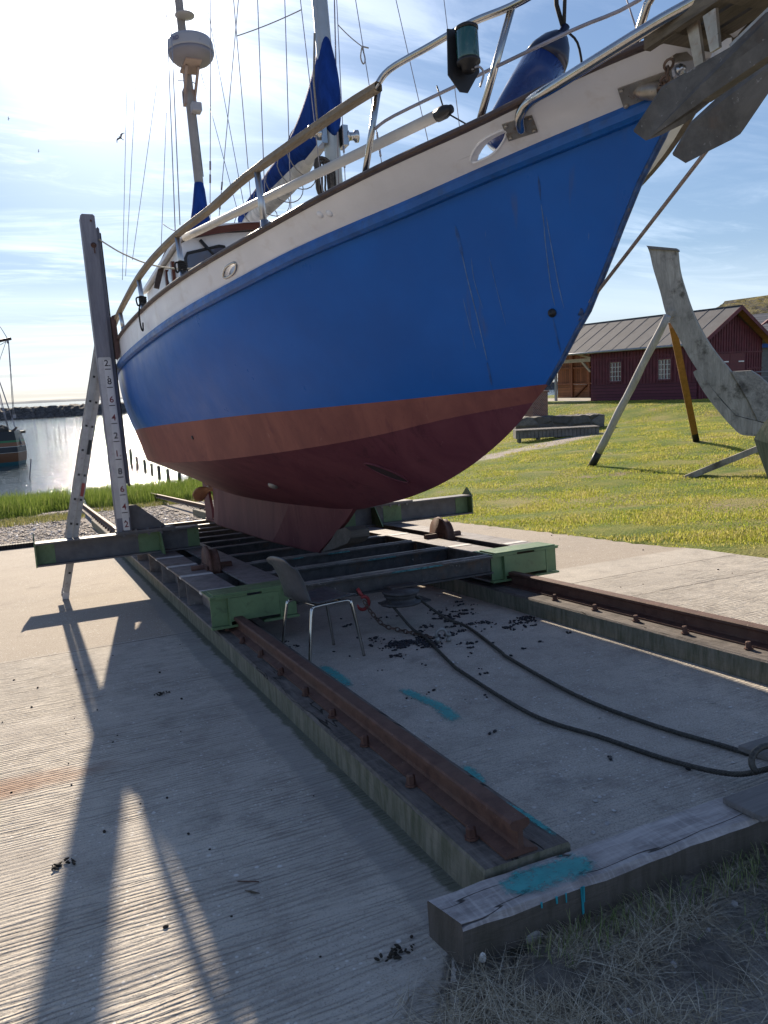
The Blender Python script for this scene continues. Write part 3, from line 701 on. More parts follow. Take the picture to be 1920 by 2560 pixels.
mb.tube(bow, .012, 8); mb.lathe([(.019,0),(.019,.015),(.013,.017),(.013,.036),(.019,.038),(.019,.055),(.009,.057),(.009,.075)], c0+Vector((.03,0,-.03)), (.1,0,1), 10)
mb.lathe([(.015,0),(.015,.04)], c0+Vector((-.06,0,-.03)), (0,0,1), 10)
tag(mb.build('shackle', M['shackle']), 'pale galvanised bow shackle at the end of the chain among mussels', 'shackle')

# ------------------------------------------------------------------ slipway cradle
cr = empty('slipway_cradle', S2W((2.6,7.5,.18)), 'steel slipway cradle with green ends carrying the blue sailing boat', 'cradle')
def ibeam(mb, u, v0, v1, w0, w1, fw, tf=.016, tw=.012, cut0=False):
    """I-section running along v"""
    mb.box(u-fw/2, u+fw/2, v0, v1, w0, w0+tf); mb.box(u-fw/2, u+fw/2, v0, v1, w1-tf, w1); mb.box(u-tw/2, u+tw/2, v0, v1, w0+tf, w1-tf)
def ibeam_u(mb, v, u0, u1, w0, w1, fw, tf=.016, tw=.012):
    mb.box(u0, u1, v-fw/2, v+fw/2, w0, w0+tf); mb.box(u0, u1, v-fw/2, v+fw/2, w1-tf, w1); mb.box(u0, u1, v-tw/2, v+tw/2, w0+tf, w1-tf)
CB0, CB1 = .182, .428
def side_beams(ua, ub, wf, name, inner):
    b = MB(SLIP)
    for u in (ua, ub): ibeam(b, u, 5.90, 13.6, CB0, CB1, wf)
    for v in (6.9, 7.35, 8.35, 9.3, 10.5, 11.8, 13.0):           # web stiffeners
        b.box(ua-wf/2+.01, ua-.008, v, v+.012, CB0+.017, CB1-.017); b.box(ub+.008, ub+wf/2-.01, v, v+.012, CB0+.017, CB1-.017)
        b.box(ua+.008, ub-.008, v+.3, v+.312, CB0+.03, CB1-.03)
    b.build('side_beam', M['worn'], cr)
    e = MB(SLIP)                                                   # green-painted front end
    for u in (ua, ub): ibeam(e, u, 5.838, 5.899, CB0-.001, CB1+.001, wf+.003, .018, .014)
    e.box(ua+.008, ub-.008, 5.842, 5.858, CB0+.045, CB1-.02); e.box(ua-wf/2+.006, ua-.008, 5.872, 5.884, CB0+.02, CB1-.02); e.box(ub+.008, ub+wf/2-.006, 5.872, 5.884, CB0+.02, CB1-.02)
    e.box(ua-wf/2-.003, ub+wf/2+.003, 5.830, 6.17, CB1+.0015, CB1+.009)
    e.box(ua-wf/2+.03, ub+wf/2-.03, 5.842, 6.10, CB1+.0095, CB1+.02)
    o = e.build('end_plate', M['green'], cr); 
    w = MB(SLIP)
    for v in (7.05, 10.4, 12.9):
        c = ((ua+ub)/2, v+.35, .445)
        w.lathe([(.0,-.055),(.20,-.055),(.205,-.03),(.165,-.028),(.165,.03),(.17,.035),(.17,.055),(0,.055)], c, (1,0,0), 28)
        w.box(c[0]-.075, c[0]-.065, c[1]-.15, c[1]+.15, .37, .47); w.box(c[0]+.065, c[0]+.075, c[1]-.15, c[1]+.15, .37, .47)
        w.tube([(ua+.01, c[1], c[2]), (ub-.01, c[1], c[2])], .03, 10)
        w.build('wheel', M['rust'], cr); w = MB(SLIP)
side_beams(1.255, 1.66, .285, 'l', 1); side_beams(3.75, 4.20, .26, 'r', -1)
m = MB(SLIP)
for v in (6.13, 7.06, 7.80, 8.56): 
    d = random.uniform(-.01,.01); m = MB(SLIP); m.prism([(1.115,v+d,.4295),(1.398,v-.01,.4295),(1.398,v+.085,.4295),(1.115,v+.105+d,.4295)], (0,0,.0025)); m.prism([(1.1105,v+d,.4295),(1.1105,v+.1,.4295),(1.1105,v+.1,.410),(1.1105,v+d,.410)], (-.002,0,0)); m.build('white_band', M['whitemark'], cr)
for v in (6.6, 8.0):  # right-hand beams: sunlit spots put in as white patches
    m = MB(SLIP); m.prism([(3.63,v,.4295),(3.87,v,.4295),(3.87,v+.09,.4295),(3.63,v+.1,.4295)], (0,0,.0025)); m.build('white_band', M['whitemark'], cr)
    m = MB(SLIP); m.prism([(4.08,v-.3,.4295),(4.32,v-.3,.4295),(4.32,v-.2,.4295),(4.08,v-.2,.4295)], (0,0,.0025)); m.build('white_band', M['whitemark'], cr)
for i, v in enumerate((5.83, 6.63, 7.36, 8.10, 8.95, 9.58, 10.22, 10.9, 11.5, 12.15, 12.9)):
    b = MB(SLIP); ibeam_u(b, v+.055, 1.805, 3.618, .272, .4215, .11, .014, .010); b.m = 1; b.box(1.806, 3.617, v+.002, v+.108, .422, .428); b.m = 0  # paler top strips put the light on the flange tops into the colour
    if i in (0, 1, 2): b.m = 1; b.box(1.86, 3.60, v+.04, v+.08, .4285, .438); b.m = 0
    b.build('cross_beam', [M['worn_dark'], M['worn']], cr)
scm = simple('scuffed_turquoise', (.05,.17,.19), .7, scale=40, var=.5)
for u, v, l in ((2.62,7.36,.25),(2.75,6.63,.3),(2.62,5.83,.5),(2.25,7.36,.12)):
    m = MB(SLIP); m.prism([(u,v-.002,.41),(u+l,v-.002,.41),(u+l*.95,v-.002,.4243),(u+.02,v-.002,.4243)], (0,-.002,0)); m.build('scuffed_paint', scm, cr)
# pulley under the front beam
b = MB(SLIP); c = (2.60, 5.63, .195)
b.lathe([(0,0),(.165,0),(.165,.016),(.135,.02),(.12,.035),(.12,.05),(.135,.065),(.135,.08),(.02,.08)], c, (0,0,1), 28)
b.lathe([(.0,.09),(.15,.09),(.155,.105),(.05,.115),(0,.115)], c, (.02,-.04,1), 28); b.box(2.54, 2.80, 5.66, 5.80, .312, .322); b.box(2.48, 2.86, 5.60, 5.82, .178, .193)
b.build('pulley', M['worn_dark'], cr)
# outriggers
def outrigger(u0, u1, tip):
    b = MB(SLIP); v0, v1 = 9.15, 9.40
    b.box(u0, u1, v0, v1, .431, .447); b.box(u0, u1, v0, v1, .672, .690); b.box(u0, u1, v0+.118, v0+.132, .447, .672)
    b.build('outrigger_beam', M['greydark'], cr)
    g = MB(SLIP)
    e = u0 if tip < 0 else u1
    x0, x1 = (e-.014, e-.001) if tip < 0 else (e+.001, e+.014)
    pl = [(x0,v0-.004,.428),(x0,v1+.004,.428),(x0,v1+.004,.69),(x0,v1-.03,.715),(x0,(v0+v1)/2,.795),(x0,v0+.03,.715),(x0,v0-.004,.69)]
    g.prism(pl, (x1-x0,0,0)); g.build('end_plate', M['green'], cr); g = MB(SLIP)
    s = -1 if tip < 0 else 1                                       # green-painted web near the ends and gusset
    g.box(min(e, e-s*.19), max(e, e-s*.19), v0+.113, v0+.1175, .448, .671); g.build('painted_web', M['green'], cr); g = MB(SLIP)
    i0 = 1.02 if tip < 0 else 4.12
    g.box(i0, i0+.26, v0+.113, v0+.1175, .448, .671); g.build('painted_web', M['green'], cr); g = MB(SLIP)
    gu = 1.25 if tip < 0 else 3.95
    g.prism([(gu,v0-.004,.670),(gu,v0-.22,.431),(gu,v0-.004,.431)], (.014,0,0)); g.prism([(gu,v0,.671),(gu,v0+.117,.671),(gu,v0+.117,.448),(gu,v0,.448)], (.014,0,0)); g.build('gusset', M['green'], cr); g = MB(SLIP)
    if tip < 0: g.box(1.58, 1.714, v0+.113, v0+.1175, .448, .671)
    else: g.box(3.55, 3.72, v0+.113, v0+.1175, .448, .671)
    g.build('painted_web', M['green'], cr)
outrigger(-.06, 1.715, -1); outrigger(3.55, 5.40, 1)
b = MB(SLIP); b.box(.79, 1.43, 9.135, 9.415, .6915, .715)
for u in (.86,1.0,1.13,1.27,1.40): b.lathe([(.016,0),(.016,.015)], (u,9.142,.665), (0,-1,0), 6, False); b.lathe([(.02,0),(.02,.018)], (u,9.17,.7155), (0,0,1), 6, False)
b.prism([(.955,9.27,.716),(1.34,9.27,.716),(1.33,9.27,.74),(1.04,9.27,1.0),(.955,9.27,1.0)], (0,.02,0))
b.build('base_plate', M['greydark'], cr)
b = MB(SLIP); b.box(4.0, 4.5, 9.135, 9.415, .6915, .712)
for u in (4.05,4.17,4.29,4.41): b.lathe([(.016,0),(.016,.015)], (u,9.142,.665), (0,-1,0), 6, False)
b.build('base_plate', M['worn'], cr)
# post with height marks
LEAN = -.011
def pu_(w): return LEAN*(w-.7)
pm = MB(SLIP); lo, hi = .716, 4.20
def post_box(mb, a, b_, v0, v1, w0, w1, ch=.0):
    p = [(a+pu_(w0),v0,w0),(b_+pu_(w0),v0,w0),(b_+pu_(w1-ch),v0,w1-ch),(b_-ch+pu_(w1),v0,w1),(a+ch+pu_(w1),v0,w1),(a+pu_(w1-ch),v0,w1-ch)] if ch > 0 else [(a+pu_(w0),v0,w0),(b_+pu_(w0),v0,w0),(b_+pu_(w1),v0,w1),(a+pu_(w1),v0,w1)]
    mb.prism(p, (0, v1-v0, 0))
post_box(pm, .800, .948, 9.16, 9.35, lo, hi, .018); po = pm.build('post', M['post'], cr)
pm = MB(SLIP); post_box(pm, .950, .985, 9.20, 9.40, 1.25, 4.08, .02); pm.build('fender_board', M['post'], po)
pm = MB(SLIP); post_box(pm, .986, .999, 9.21, 9.39, 1.22, 4.02, .01); pm.build('rubbing_strip', M['black'], po)
pm = MB(SLIP); pm.lathe([(.011,0),(.011,.004)], (.866,9.1585,4.13), (0,-1,0), 10); pm.lathe([(.03,0),(.03,.004),(.012,.006),(.012,.03)], (.868,9.159,3.87), (0,-1,0), 12); pm.tube([(.868,9.14,3.87),(.870,9.13,3.83),(.872,9.14,3.78)], .006, 6)
pm.build('eye_bolt', M['rust'], po)
rul = MB(SLIP); post_box(rul, .803, .945, 9.156, 9.1595, .87, 2.66, .014); rul.build('ruler_board', M['rulerwhite'], cr); RB = [c for c in cr.children if c.name.startswith('ruler_board')][0]
rp = MB(SLIP); post_box(rp, .862, .932, 9.152, 9.1557, .728, 2.63); rp.build('ruler_plate', M['rulerplate'], RB)
def letter(txt, size, T, mat, name, parent, depth=.0012):
    c = bpy.data.curves.new(name, 'FONT'); c.body = txt; c.size = size; c.extrude = depth; c.align_x = 'CENTER'; c.align_y = 'BOTTOM'; c.resolution_u = 6; c.offset = size*.012
    o = bpy.data.objects.new(name, c); COL.objects.link(o); bpy.context.view_layer.update()
    dg = bpy.context.evaluated_depsgraph_get(); me = bpy.data.meshes.new_from_object(o.evaluated_get(dg))
    bpy.data.objects.remove(o); bpy.data.curves.remove(c)
    mb = MB(); mb.add([T @ v.co for v in me.vertices], [list(p.vertices) for p in me.polygons]); bpy.data.meshes.remove(me)
    return mb.build(name, mat, parent)
RZ0 = .545                                                          # slip height of the ruler's zero
for k, ch in ((20,'2.'),(18,'8'),(16,'6'),(14,'4'),(12,'2'),(10,'1.'),(8,'8'),(6,'6'),(4,'4'),(2,'2')):
    w = RZ0 + k*.1
    if k == 2: w += .0
    T = SLIP @ Matrix.Translation((.898+pu_(w), 9.1515, w)) @ Matrix(((1,0,0,0),(0,0,-1,0),(0,1,0,0),(0,0,0,1)))
    ml = M['numblack'] if k in (8, 12, 18, 20) else M['numred']
    letter(ch, .095, T, ml, 'numeral', RB)
    if k > 2: m = MB(SLIP); m.box(.866+pu_(w), .928+pu_(w), 9.150, 9.1519, w-.020, w-.011); m.build('tick_mark', M['numblack'], RB)
m = MB(SLIP)
for w in (RZ0+1.93, RZ0+.32): m.lathe([(.008,0),(.008,.002)], (.893+pu_(w), 9.1519, w-.03), (0,-1,0), 8)
m.build('screw', M['numblack'], RB)

# ------------------------------------------------------------------ aluminium ladder behind the outrigger
la = empty('ladder', S2W((.186,9.46,0)), 'aluminium extension ladder leaning behind the green tipped outrigger', 'ladder')
A = Vector((.186,9.46,.0)); B = pv(249,950,9.46); dl = (B-A).normalized(); B = A + dl*3.35; nx = Vector((dl[2],0,-dl[0]))
for sec, (off, s0, s1) in enumerate(((.0, 0.03, 2.9), (-.066, .42, 3.3))):
    for dv in (0, .40):
        mb = MB(SLIP); o3 = nx*off + Vector((0,dv-(.03 if sec else 0),0)); mb.bar(A+o3+dl*s0, A+o3+dl*s1, .026, .060, nx)
        mb.build('stile', M['aluladder'], la)
    for k in range(11):
        s = .30+.28*k
        if s0 < s < s1:
            c = A+nx*off+dl*s+Vector((0,-(.03 if sec else 0),0)); mb = MB(SLIP); mb.bar(c+Vector((0,-.0138,0)), c+Vector((0,.42,0)), .026, .026, dl); mb.build('rung', M['aluladder'], la)
            mb = MB(SLIP); mb.bar(c+Vector((0,-.0165,0)), c+Vector((0,-.014,0)), .024, .024, dl); mb.build('rung_hole_dark', M['black'], la)  # black squares stand in for the dark insides of the hollow rungs
for dv in (0, .40):
    mb = MB(SLIP); mb.bar(A+Vector((0,dv,0))+dl*.0, A+Vector((0,dv,0))+dl*.075, .034, .068, nx); mb.build('foot', M['black'] if 0 else M['rulerwhite'], la)
mb = MB(SLIP); s=1.62; mb.bar(A+dl*1.66+Vector((0,-.0155,0)), A+dl*1.83+Vector((0,-.0155,0)), .003, .034, nx); mb.build('sticker', M['black'], la)
mb = MB(SLIP); mb.bar(A+dl*1.18+Vector((0,-.0155,0)), A+dl*1.33+Vector((0,-.0155,0)), .003, .034, nx); mb.build('sticker', paint('sticker_red', (.33,.06,.05), .5), la)

# ------------------------------------------------------------------ chair
def make_chair():
    T = SLIP @ Matrix.Translation((1.765,5.23,0)) @ Matrix.Rotation(radians(9), 4, 'Z')       # faces +x
    root = empty('chair', (T @ Vector((0,0,0)))[:], 'grey plastic shell chair with bare steel legs beside the rail', 'chair')
    rows = []
    prof = [(.215,.425,1.0,-.012),(.20,.442,1.0,0),(.12,.440,1.0,0),(.0,.432,1.0,0),(-.10,.428,.98,.004),(-.16,.440,.96,.012),(-.195,.475,.93,.02),(-.215,.53,.90,.024),(-.235,.61,.90,.022),(-.262,.69,.90,.015),(-.285,.745,.86,.008),(-.295,.775,.80,0)]
    for x, z, ws, cup in prof:
        row = []
        for j in range(11):
            q = j/5-1; row.append(Vector((x + (cup*1.6*q*q if z > .45 else 0) - (.012*q**4 if z < .45 and x > .1 else 0), q*.215*ws, z + (.018*q*q if z < .45 else 0) - (.03*abs(q)**3 if z > .74 else 0))))
        rows.append(row)
    mb = MB(T); mb.grid(rows, True); o = mb.build('seat_shell', M['chairshell'], root)
    md = o.modifiers.new('thickness', 'SOLIDIFY'); md.thickness = .008
    for sy in (-1, 1):
        mb = MB(T); y = sy*.185
        mb.tube(smooth_path([(-.225,y*1.18,0),(-.165,y*1.04,.36),(-.145,y,.405),(-.10,y,.415),(.10,y,.415),(.145,y,.405),(.165,y*1.04,.36),(.215,y*1.18,0)], 5), .0115, 8)
        mb.build('leg_frame', M['chrome'], root)
    mb = MB(T); mb.tube([(-.1,-.185,.413),(-.1,.185,.413)], .010, 8); mb.tube([(.1,-.185,.413),(.1,.185,.413)], .010, 8); mb.build('stretcher', M['chrome'], root)
make_chair()

# ------------------------------------------------------------------ sailing boat
CU = 2.56
boat = empty('sailboat', S2W((CU,7.5,.43)), 'blue hulled sailing boat with red underside and two masts, standing on the slipway cradle', 'sailboat')
def hermite(xs, ys):
    xs = np.array(xs, float); ys = np.array(ys, float); m = np.gradient(ys, xs)
    def f(x):
        if x <= xs[0]: return float(ys[0])
        if x >= xs[-1]: return float(ys[-1])
        i = int(np.searchsorted(xs, x)-1); i = max(i, 0); h = xs[i+1]-xs[i]; t = (x-xs[i])/h
        return float(ys[i]*(2*t**3-3*t*t+1)+m[i]*h*(t**3-2*t*t+t)+ys[i+1]*(-2*t**3+3*t*t)+m[i+1]*h*(t**3-t*t))
    return f
b_cap = hermite([2.05,2.6,3.0,3.5,4.5,5.5,6.5,7.5,8.5,9.5,10.5,11.5,12.5,13.3,13.8,14.1],[.0,.30,.52,.76,1.10,1.325,1.46,1.525,1.545,1.52,1.44,1.28,1.05,.8,.5,.0])
b_rub = hermite([2.46,3.0,3.5,4.5,5.5,6.5,7.5,8.5,9.5,10.5,11.5,12.5,13.3,13.8,14.05],[.0,.27,.52,.965,1.25,1.425,1.515,1.545,1.52,1.44,1.28,1.05,.8,.5,.0])
b_wl = hermite([3.45,4,4.5,5.5,6.5,7.5,8.5,9.5,10.5,11.5,12.5,13.3,13.8,14.0],[0,.24,.47,.88,1.15,1.31,1.39,1.385,1.30,1.12,.82,.45,.25,0])
b_ch = hermite([3.6,4,4.5,5.5,6.5,7.5,8.5,9.5,10.5,11.5,12.5,13.3,13.8,13.95],[0,.17,.36,.74,1.01,1.19,1.28,1.28,1.19,1.0,.67,.3,.15,0])
w_cap = hermite([2.05,2.305,2.493,2.788,3.018,3.615,4.113,4.741,5.4,6.166,7.411,9.252,12,14.1],[2.968,2.964,2.96,2.935,2.904,2.865,2.843,2.819,2.813,2.815,2.820,2.846,2.92,3.06])
w_rub = hermite([2.46,2.59,3.02,3.243,3.765,4.546,4.988,6.181,7.544,9.677,12,14.05],[2.836,2.822,2.787,2.768,2.718,2.664,2.635,2.593,2.566,2.592,2.69,2.86])
w_wl = hermite([3.45,4.561,6.03,7.294,8.889,11,14],[1.752,1.764,1.795,1.819,1.851,1.895,1.96])
w_ch = hermite([3.6,4.141,4.761,6.383,7.824,9.362,11,12.4,13.95],[1.665,1.623,1.553,1.466,1.453,1.475,1.53,1.63,1.85])
def bhit(px, py, inset):
    """where the sight line meets the upright surface that follows the sheer, inset metres inside it"""
    d = rays(px, py); lo = None; v = 2.1
    while v < 14:
        x = CAMS + d*(v/d[1]); g = x[0]-(CU-max(b_cap(v)-inset, 0))
        if lo is not None and lo < 0 <= g: return x
        lo = g; v += .002
    raise ValueError(('bhit', px, py))
w_ce = hermite([3.6,3.741,3.83,4.14,4.64,5.26,5.71,6.37,7.5,9,11,12.2,13,13.6,13.95],[1.665,1.567,1.518,1.38,1.214,1.076,1.007,.924,.875,.862,.90,.97,1.07,1.35,1.84])
NS = 70
def row(bf, wf, v0, v1, s): v = v0+(v1-v0)*s**1.55; return (bf(v), v, wf(v))
SS = [i/NS for i in range(NS+1)]
R_rub = [row(b_rub, w_rub, 2.46, 14.05, s) for s in SS]; R_wl = [row(b_wl, w_wl, 3.45, 14.0, s) for s in SS]
R_ch = [row(b_ch, w_ch, 3.6, 13.95, s) for s in SS]; R_ce = [row(lambda v: 0.0, w_ce, 3.6, 13.95, s) for s in SS]
def lerp3(a, b, f, bulge=0.0): return (a[0]+(b[0]-a[0])*f+bulge*4*f*(1-f)*min(1, a[0]/.8), a[1]+(b[1]-a[1])*f, a[2]+(b[2]-a[2])*f)
def stem_v(w): return float(np.interp(w, [1.752,1.864,1.993,2.075,2.294,2.415,2.567,2.70,2.836], [3.45,3.322,3.19,3.095,2.921,2.832,2.706,2.565,2.46]))
def fit_stem(rw):
    dv = stem_v(rw[0][2])-rw[0][1]; return [(p[0], p[1]+dv*(1-i/NS)**9, p[2]) for i, p in enumerate(rw)]
hb = MB(SLIP)
for side in (-1, 1):
    P = lambda r: [(CU+side*p[0], p[1], p[2]) for p in r]
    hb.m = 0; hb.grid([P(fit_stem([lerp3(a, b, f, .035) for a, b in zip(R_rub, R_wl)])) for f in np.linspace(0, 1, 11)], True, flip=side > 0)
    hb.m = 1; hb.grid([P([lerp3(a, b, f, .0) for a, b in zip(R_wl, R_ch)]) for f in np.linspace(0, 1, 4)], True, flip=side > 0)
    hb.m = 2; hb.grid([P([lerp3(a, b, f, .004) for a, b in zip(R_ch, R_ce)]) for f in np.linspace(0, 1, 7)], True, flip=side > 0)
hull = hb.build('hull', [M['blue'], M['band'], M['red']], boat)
BV = BVHTree.FromPolygons([Vector(v) for v in hb.v], hb.f)          # slip frame
def hull_hit(px, py):
    loc, nrm, i, d = BV.ray_cast(CAMS, rays(px, py).normalized()); 
    if loc is None: raise ValueError(('no hull', px, py))
    if nrm.dot(CAMS-loc) < 0: nrm = -nrm
    return loc, nrm
# deck
mb = MB(SLIP); rows = [[(CU+q*max(p[0]-.03, 0), p[1], p[2]+.06) for q in np.linspace(-1, 1, 7)] for p in R_rub]
mb.grid(rows, True); mb.build('deck', paint('deck_grey', (.40,.39,.36), .6), boat)
# stem bar: bare worn metal along the bow edge
mb = MB(SLIP); st = [(CU, v, w) for v, w in ((2.47,2.82),(2.56,2.70),(2.71,2.56),(2.83,2.41),(2.92,2.29),(3.09,2.075),(3.19,1.99),(3.32,1.864),(3.45,1.752))]
mb.tube([(p[0], p[1]+.006, p[2]-.0) for p in st], .014, 8); mb.build('stem_bar', paint('worn_stem', (.02,.07,.20), .5, 0, .4, 20, (.16,.13,.10), .8), boat)
# bulwark with its two oval ports
def cutf(v, hole): 
    vc, hl, f0, f1 = hole; q = (v-vc)/hl
    if abs(q) >= 1: return None
    e = (1-abs(q)**3.2)**(1/2.2); fc = (f0+f1)/2; return fc-(fc-f0)*e, fc+(f1-fc)*e
def _pt0(t, f):
    v = 2.46+(14.05-2.46)*t; vc = 2.05+(14.1-2.05)*t
    return Vector((CU-b_rub(v), v, w_rub(v))).lerp(Vector((CU-b_cap(vc), vc, w_cap(vc))), f)
def proj(sp):
    r_ = S2W(sp)-CAMPOS; z = r_.dot(FWD); return CXP+F_PX*r_.dot(RIGHT)/z, CYP-F_PX*r_.dot(UP)/z
def find_tf(px, py):
    best = (1e9, 0, 0)
    for i in range(0, 900):
        for j in range(0, 21):
            q = proj(_pt0(i/2000, j/20)); e = hypot(q[0]-px, q[1]-py)
            if e < best[0]: best = (e, i/2000, j/20)
    return best[1], best[2]
def hole(l, r, top, bot):
    tl, tr = find_tf(*l)[0], find_tf(*r)[0]; f1, f0 = find_tf(*top)[1], find_tf(*bot)[1]
    va, vb = 2.46+(14.05-2.46)*tl, 2.46+(14.05-2.46)*tr; return ((va+vb)/2, abs(va-vb)/2, f0, f1)
HOLES = [hole((1184,378),(1258,356),(1218,344),(1222,393)), hole((561,680),(593,664),(577,659),(577,692))]
def bulwark(side):
    vs = list(np.linspace(0, 1, 60)**1.5)
    V0, V1 = 0.0, 1.0; ts = list(vs)
    def tv(t): return 2.46+(14.05-2.46)*t
    if side < 0:
        for h in HOLES:
            for q in np.sin(np.linspace(-1, 1, 45)*pi/2): ts.append((h[0]+h[1]*q*.9999-2.46)/(14.05-2.46))
    ts = sorted(set(round(float(t), 6) for t in ts))
    def pt(t, f, off):
        v = tv(t); vc = 2.05+(14.1-2.05)*t
        a = Vector((CU+side*b_rub(v), v, w_rub(v))); b = Vector((CU+side*b_cap(vc), vc, w_cap(vc)))
        p = a.lerp(b, f); p[0] -= side*off*(1 if t < .999 else 0); 
        if (p[0]-CU)*side < 0: p[0] = CU
        return p
    ob = MB(SLIP); lo, hi, lo2, hi2 = [], [], [], []
    for t in ts:
        v = tv(t); c = None
        if side < 0:
            for h in HOLES:
                c = c or cutf(v, h)
        f0, f1 = c if c else (.515, .515)
        lo.append([pt(t, f0*k/3, 0) for k in range(4)]); hi.append([pt(t, f1+(1-f1)*k/3, 0) for k in range(4)])
        lo2.append([pt(t, f0*k/3, .035) for k in range(4)]); hi2.append([pt(t, f1+(1-f1)*k/3, .035) for k in range(4)])
    fl = side > 0
    ob.grid(lo, True, flip=fl); ob.grid(hi, True, flip=fl); ob.grid(lo2, True, flip=not fl); ob.grid(hi2, True, flip=not fl)
    if side < 0:
        ob.grid([[a[3], b[3]] for a, b in zip(lo, lo2)], False); ob.grid([[a[0], b[0]] for a, b in zip(hi, hi2)], False)
    o = ob.build('bulwark', M['white'], boat)
    rims = []
    if side < 0:
        for h in HOLES:
            loop = []
            for q in np.sin(np.linspace(-1, 1, 45)*pi/2):
                t = (h[0]+h[1]*q*.9999-2.46)/(14.05-2.46); f0, f1 = cutf(tv(t), h); loop.append((t, f0, f1))
            path = [pt(t, f0, -.004) for t, f0, f1 in loop] + [pt(t, f1, -.004) for t, f0, f1 in reversed(loop[1:-1])]
            rims.append(path)
    return o, rims, pt
bw_o, rims, bw_pt = bulwark(-1); bulwark(1)
for path, r, mt in ((rims[0], .006, M['white']), (rims[1], .009, M['chrome'])):
    mb = MB(SLIP); mb.tube(path, r, 8, closed=True); mb.build('port_rim', mt, bw_o)
BB = [v for v in (SLIP @ Vector((0,0,0)),)]
_bm = MB(SLIP); 
_rows = [[bw_pt(t, f, 0) for f in np.linspace(0, 1, 6)] for t in np.linspace(0, 1, 120)]
_bm.grid(_rows); BVB = BVHTree.FromPolygons([Vector(v) for v in _bm.v], _bm.f)
def bulw_hit(px, py):
    loc, nrm, i, d = BVB.ray_cast(CAMS, rays(px, py).normalized())
    if loc is None: raise ValueError(('no bulwark', px, py))
    if nrm.dot(CAMS-loc) < 0: nrm = -nrm
    return loc, nrm
def sweep(mb, path, section, closed_ends=True):
    """section: (outward, up) offsets; outward is horizontal, away from the centreline"""
    rows = []; k = len(path)
    for i, p in enumerate(path):
        p = Vector(p); t = (Vector(path[min(i+1,k-1)])-Vector(path[max(i-1,0)])); t[2] = 0
        n = Vector((t[1], -t[0], 0)); n = n.normalized() if n.length > 1e-6 else Vector((1,0,0))
        if n[0]*(p[0]-CU) < 0 or (abs(p[0]-CU) < 1e-6 and n[1] > 0): n = -n
        rows.append([p + n*a + Vector((0,0,b)) for a, b in section])
    mb.grid(rows, False, True)
for side in (-1, 1):
    mb = MB(SLIP); sweep(mb, [(CU+side*max(p[0], .004), p[1], p[2]) for p in R_rub], [(-.02,-.042),(.022,-.046),(.040,-.03),(.044,.0),(.036,.026),(.012,.034),(-.02,.03)]); mb.build('rubbing_strake', M['blue_rail'], boat)
    mb = MB(SLIP); R_cap = [row(b_cap, w_cap, 2.05, 14.1, s) for s in SS]
    sweep(mb, [(CU+side*max(p[0], .004), p[1], p[2]) for p in R_cap], [(-.055,-.004),(.022,-.004),(.030,.004),(.030,.016),(.022,.024),(-.055,.024),(-.060,.012)]); mb.build('cap_rail', M['cap'], boat)
# keel, skeg, rudder, propeller
def keel():
    mb = MB(SLIP); rows = []
    ed = lambda w: np.interp(w, [.44,.76,.92,1.05], [7.40,6.665,6.38,6.2]); te = lambda w: np.interp(w, [.44,.60,1.05], [12.30,12.22,12.15])
    for w in (.432,.45,.6,.8,.93,1.02):
        l, e = ed(w), te(w); r = []
        ths = .125 if w > .44 else .105
        for q in np.linspace(0, 1, 16): v = l+(e-l)*q; r.append((CU-ths*min(1, (.16+q*3.2))*min(1, (1-q)*6+.25), v, w))
        for q in np.linspace(1, 0, 16): v = l+(e-l)*q; r.append((CU+ths*min(1, (.16+q*3.2))*min(1, (1-q)*6+.25), v, w))
        rows.append(r)
    mb.grid(rows, False, True, flip=True); mb.f.append(tuple(range(32))); mb.sm.append(False); mb.mi.append(0)
    return mb.build('keel', M['keelred'], boat)
keel()
mb = MB(SLIP); mb.prism([(CU-.02,12.95,.45),(CU-.02,13.02,1.2),(CU-.02,12.78,1.2),(CU-.02,12.62,.95),(CU-.02,12.45,.62),(CU-.02,12.45,.47)], (.04,0,0)); mb.build('rudder', M['keelred'], boat)
mb = MB(SLIP); mb.box(CU-.03, CU+.03, 12.25, 12.97, .432, .462); mb.build('heel_skeg', M['keelred'], boat)
pr = MB(SLIP); hub = Vector((CU, 12.42, .97)); pr.lathe([(.03,0),(.055,.02),(.055,.11),(.03,.17),(.01,.2)], hub, (0,1,0), 14); prop = pr.build('propeller', M['bronze'], boat)
for a in (radians(205), radians(325), radians(85)):
    pb = MB(SLIP); d = Vector((cos(a), 0, sin(a))); e = Vector((-sin(a), 0, cos(a))); ax = Vector((0,1,0)); rows = []
    for q in np.linspace(0, 1, 9):
        r_ = .04+.27*q; wd_ = .03+.13*sin(pi*min(1, q*.86+.1))**.8; tw = radians(60-35*q)
        rows.append([hub+Vector((0,.06,0))+d*r_+(e*cos(tw)+ax*sin(tw))*(wd_*k) for k in (-1,-.5,0,.5,1)])
    pb.grid(rows, True); o = pb.build('blade', M['bronze'], prop); md = o.modifiers.new('thickness', 'SOLIDIFY'); md.thickness = .012
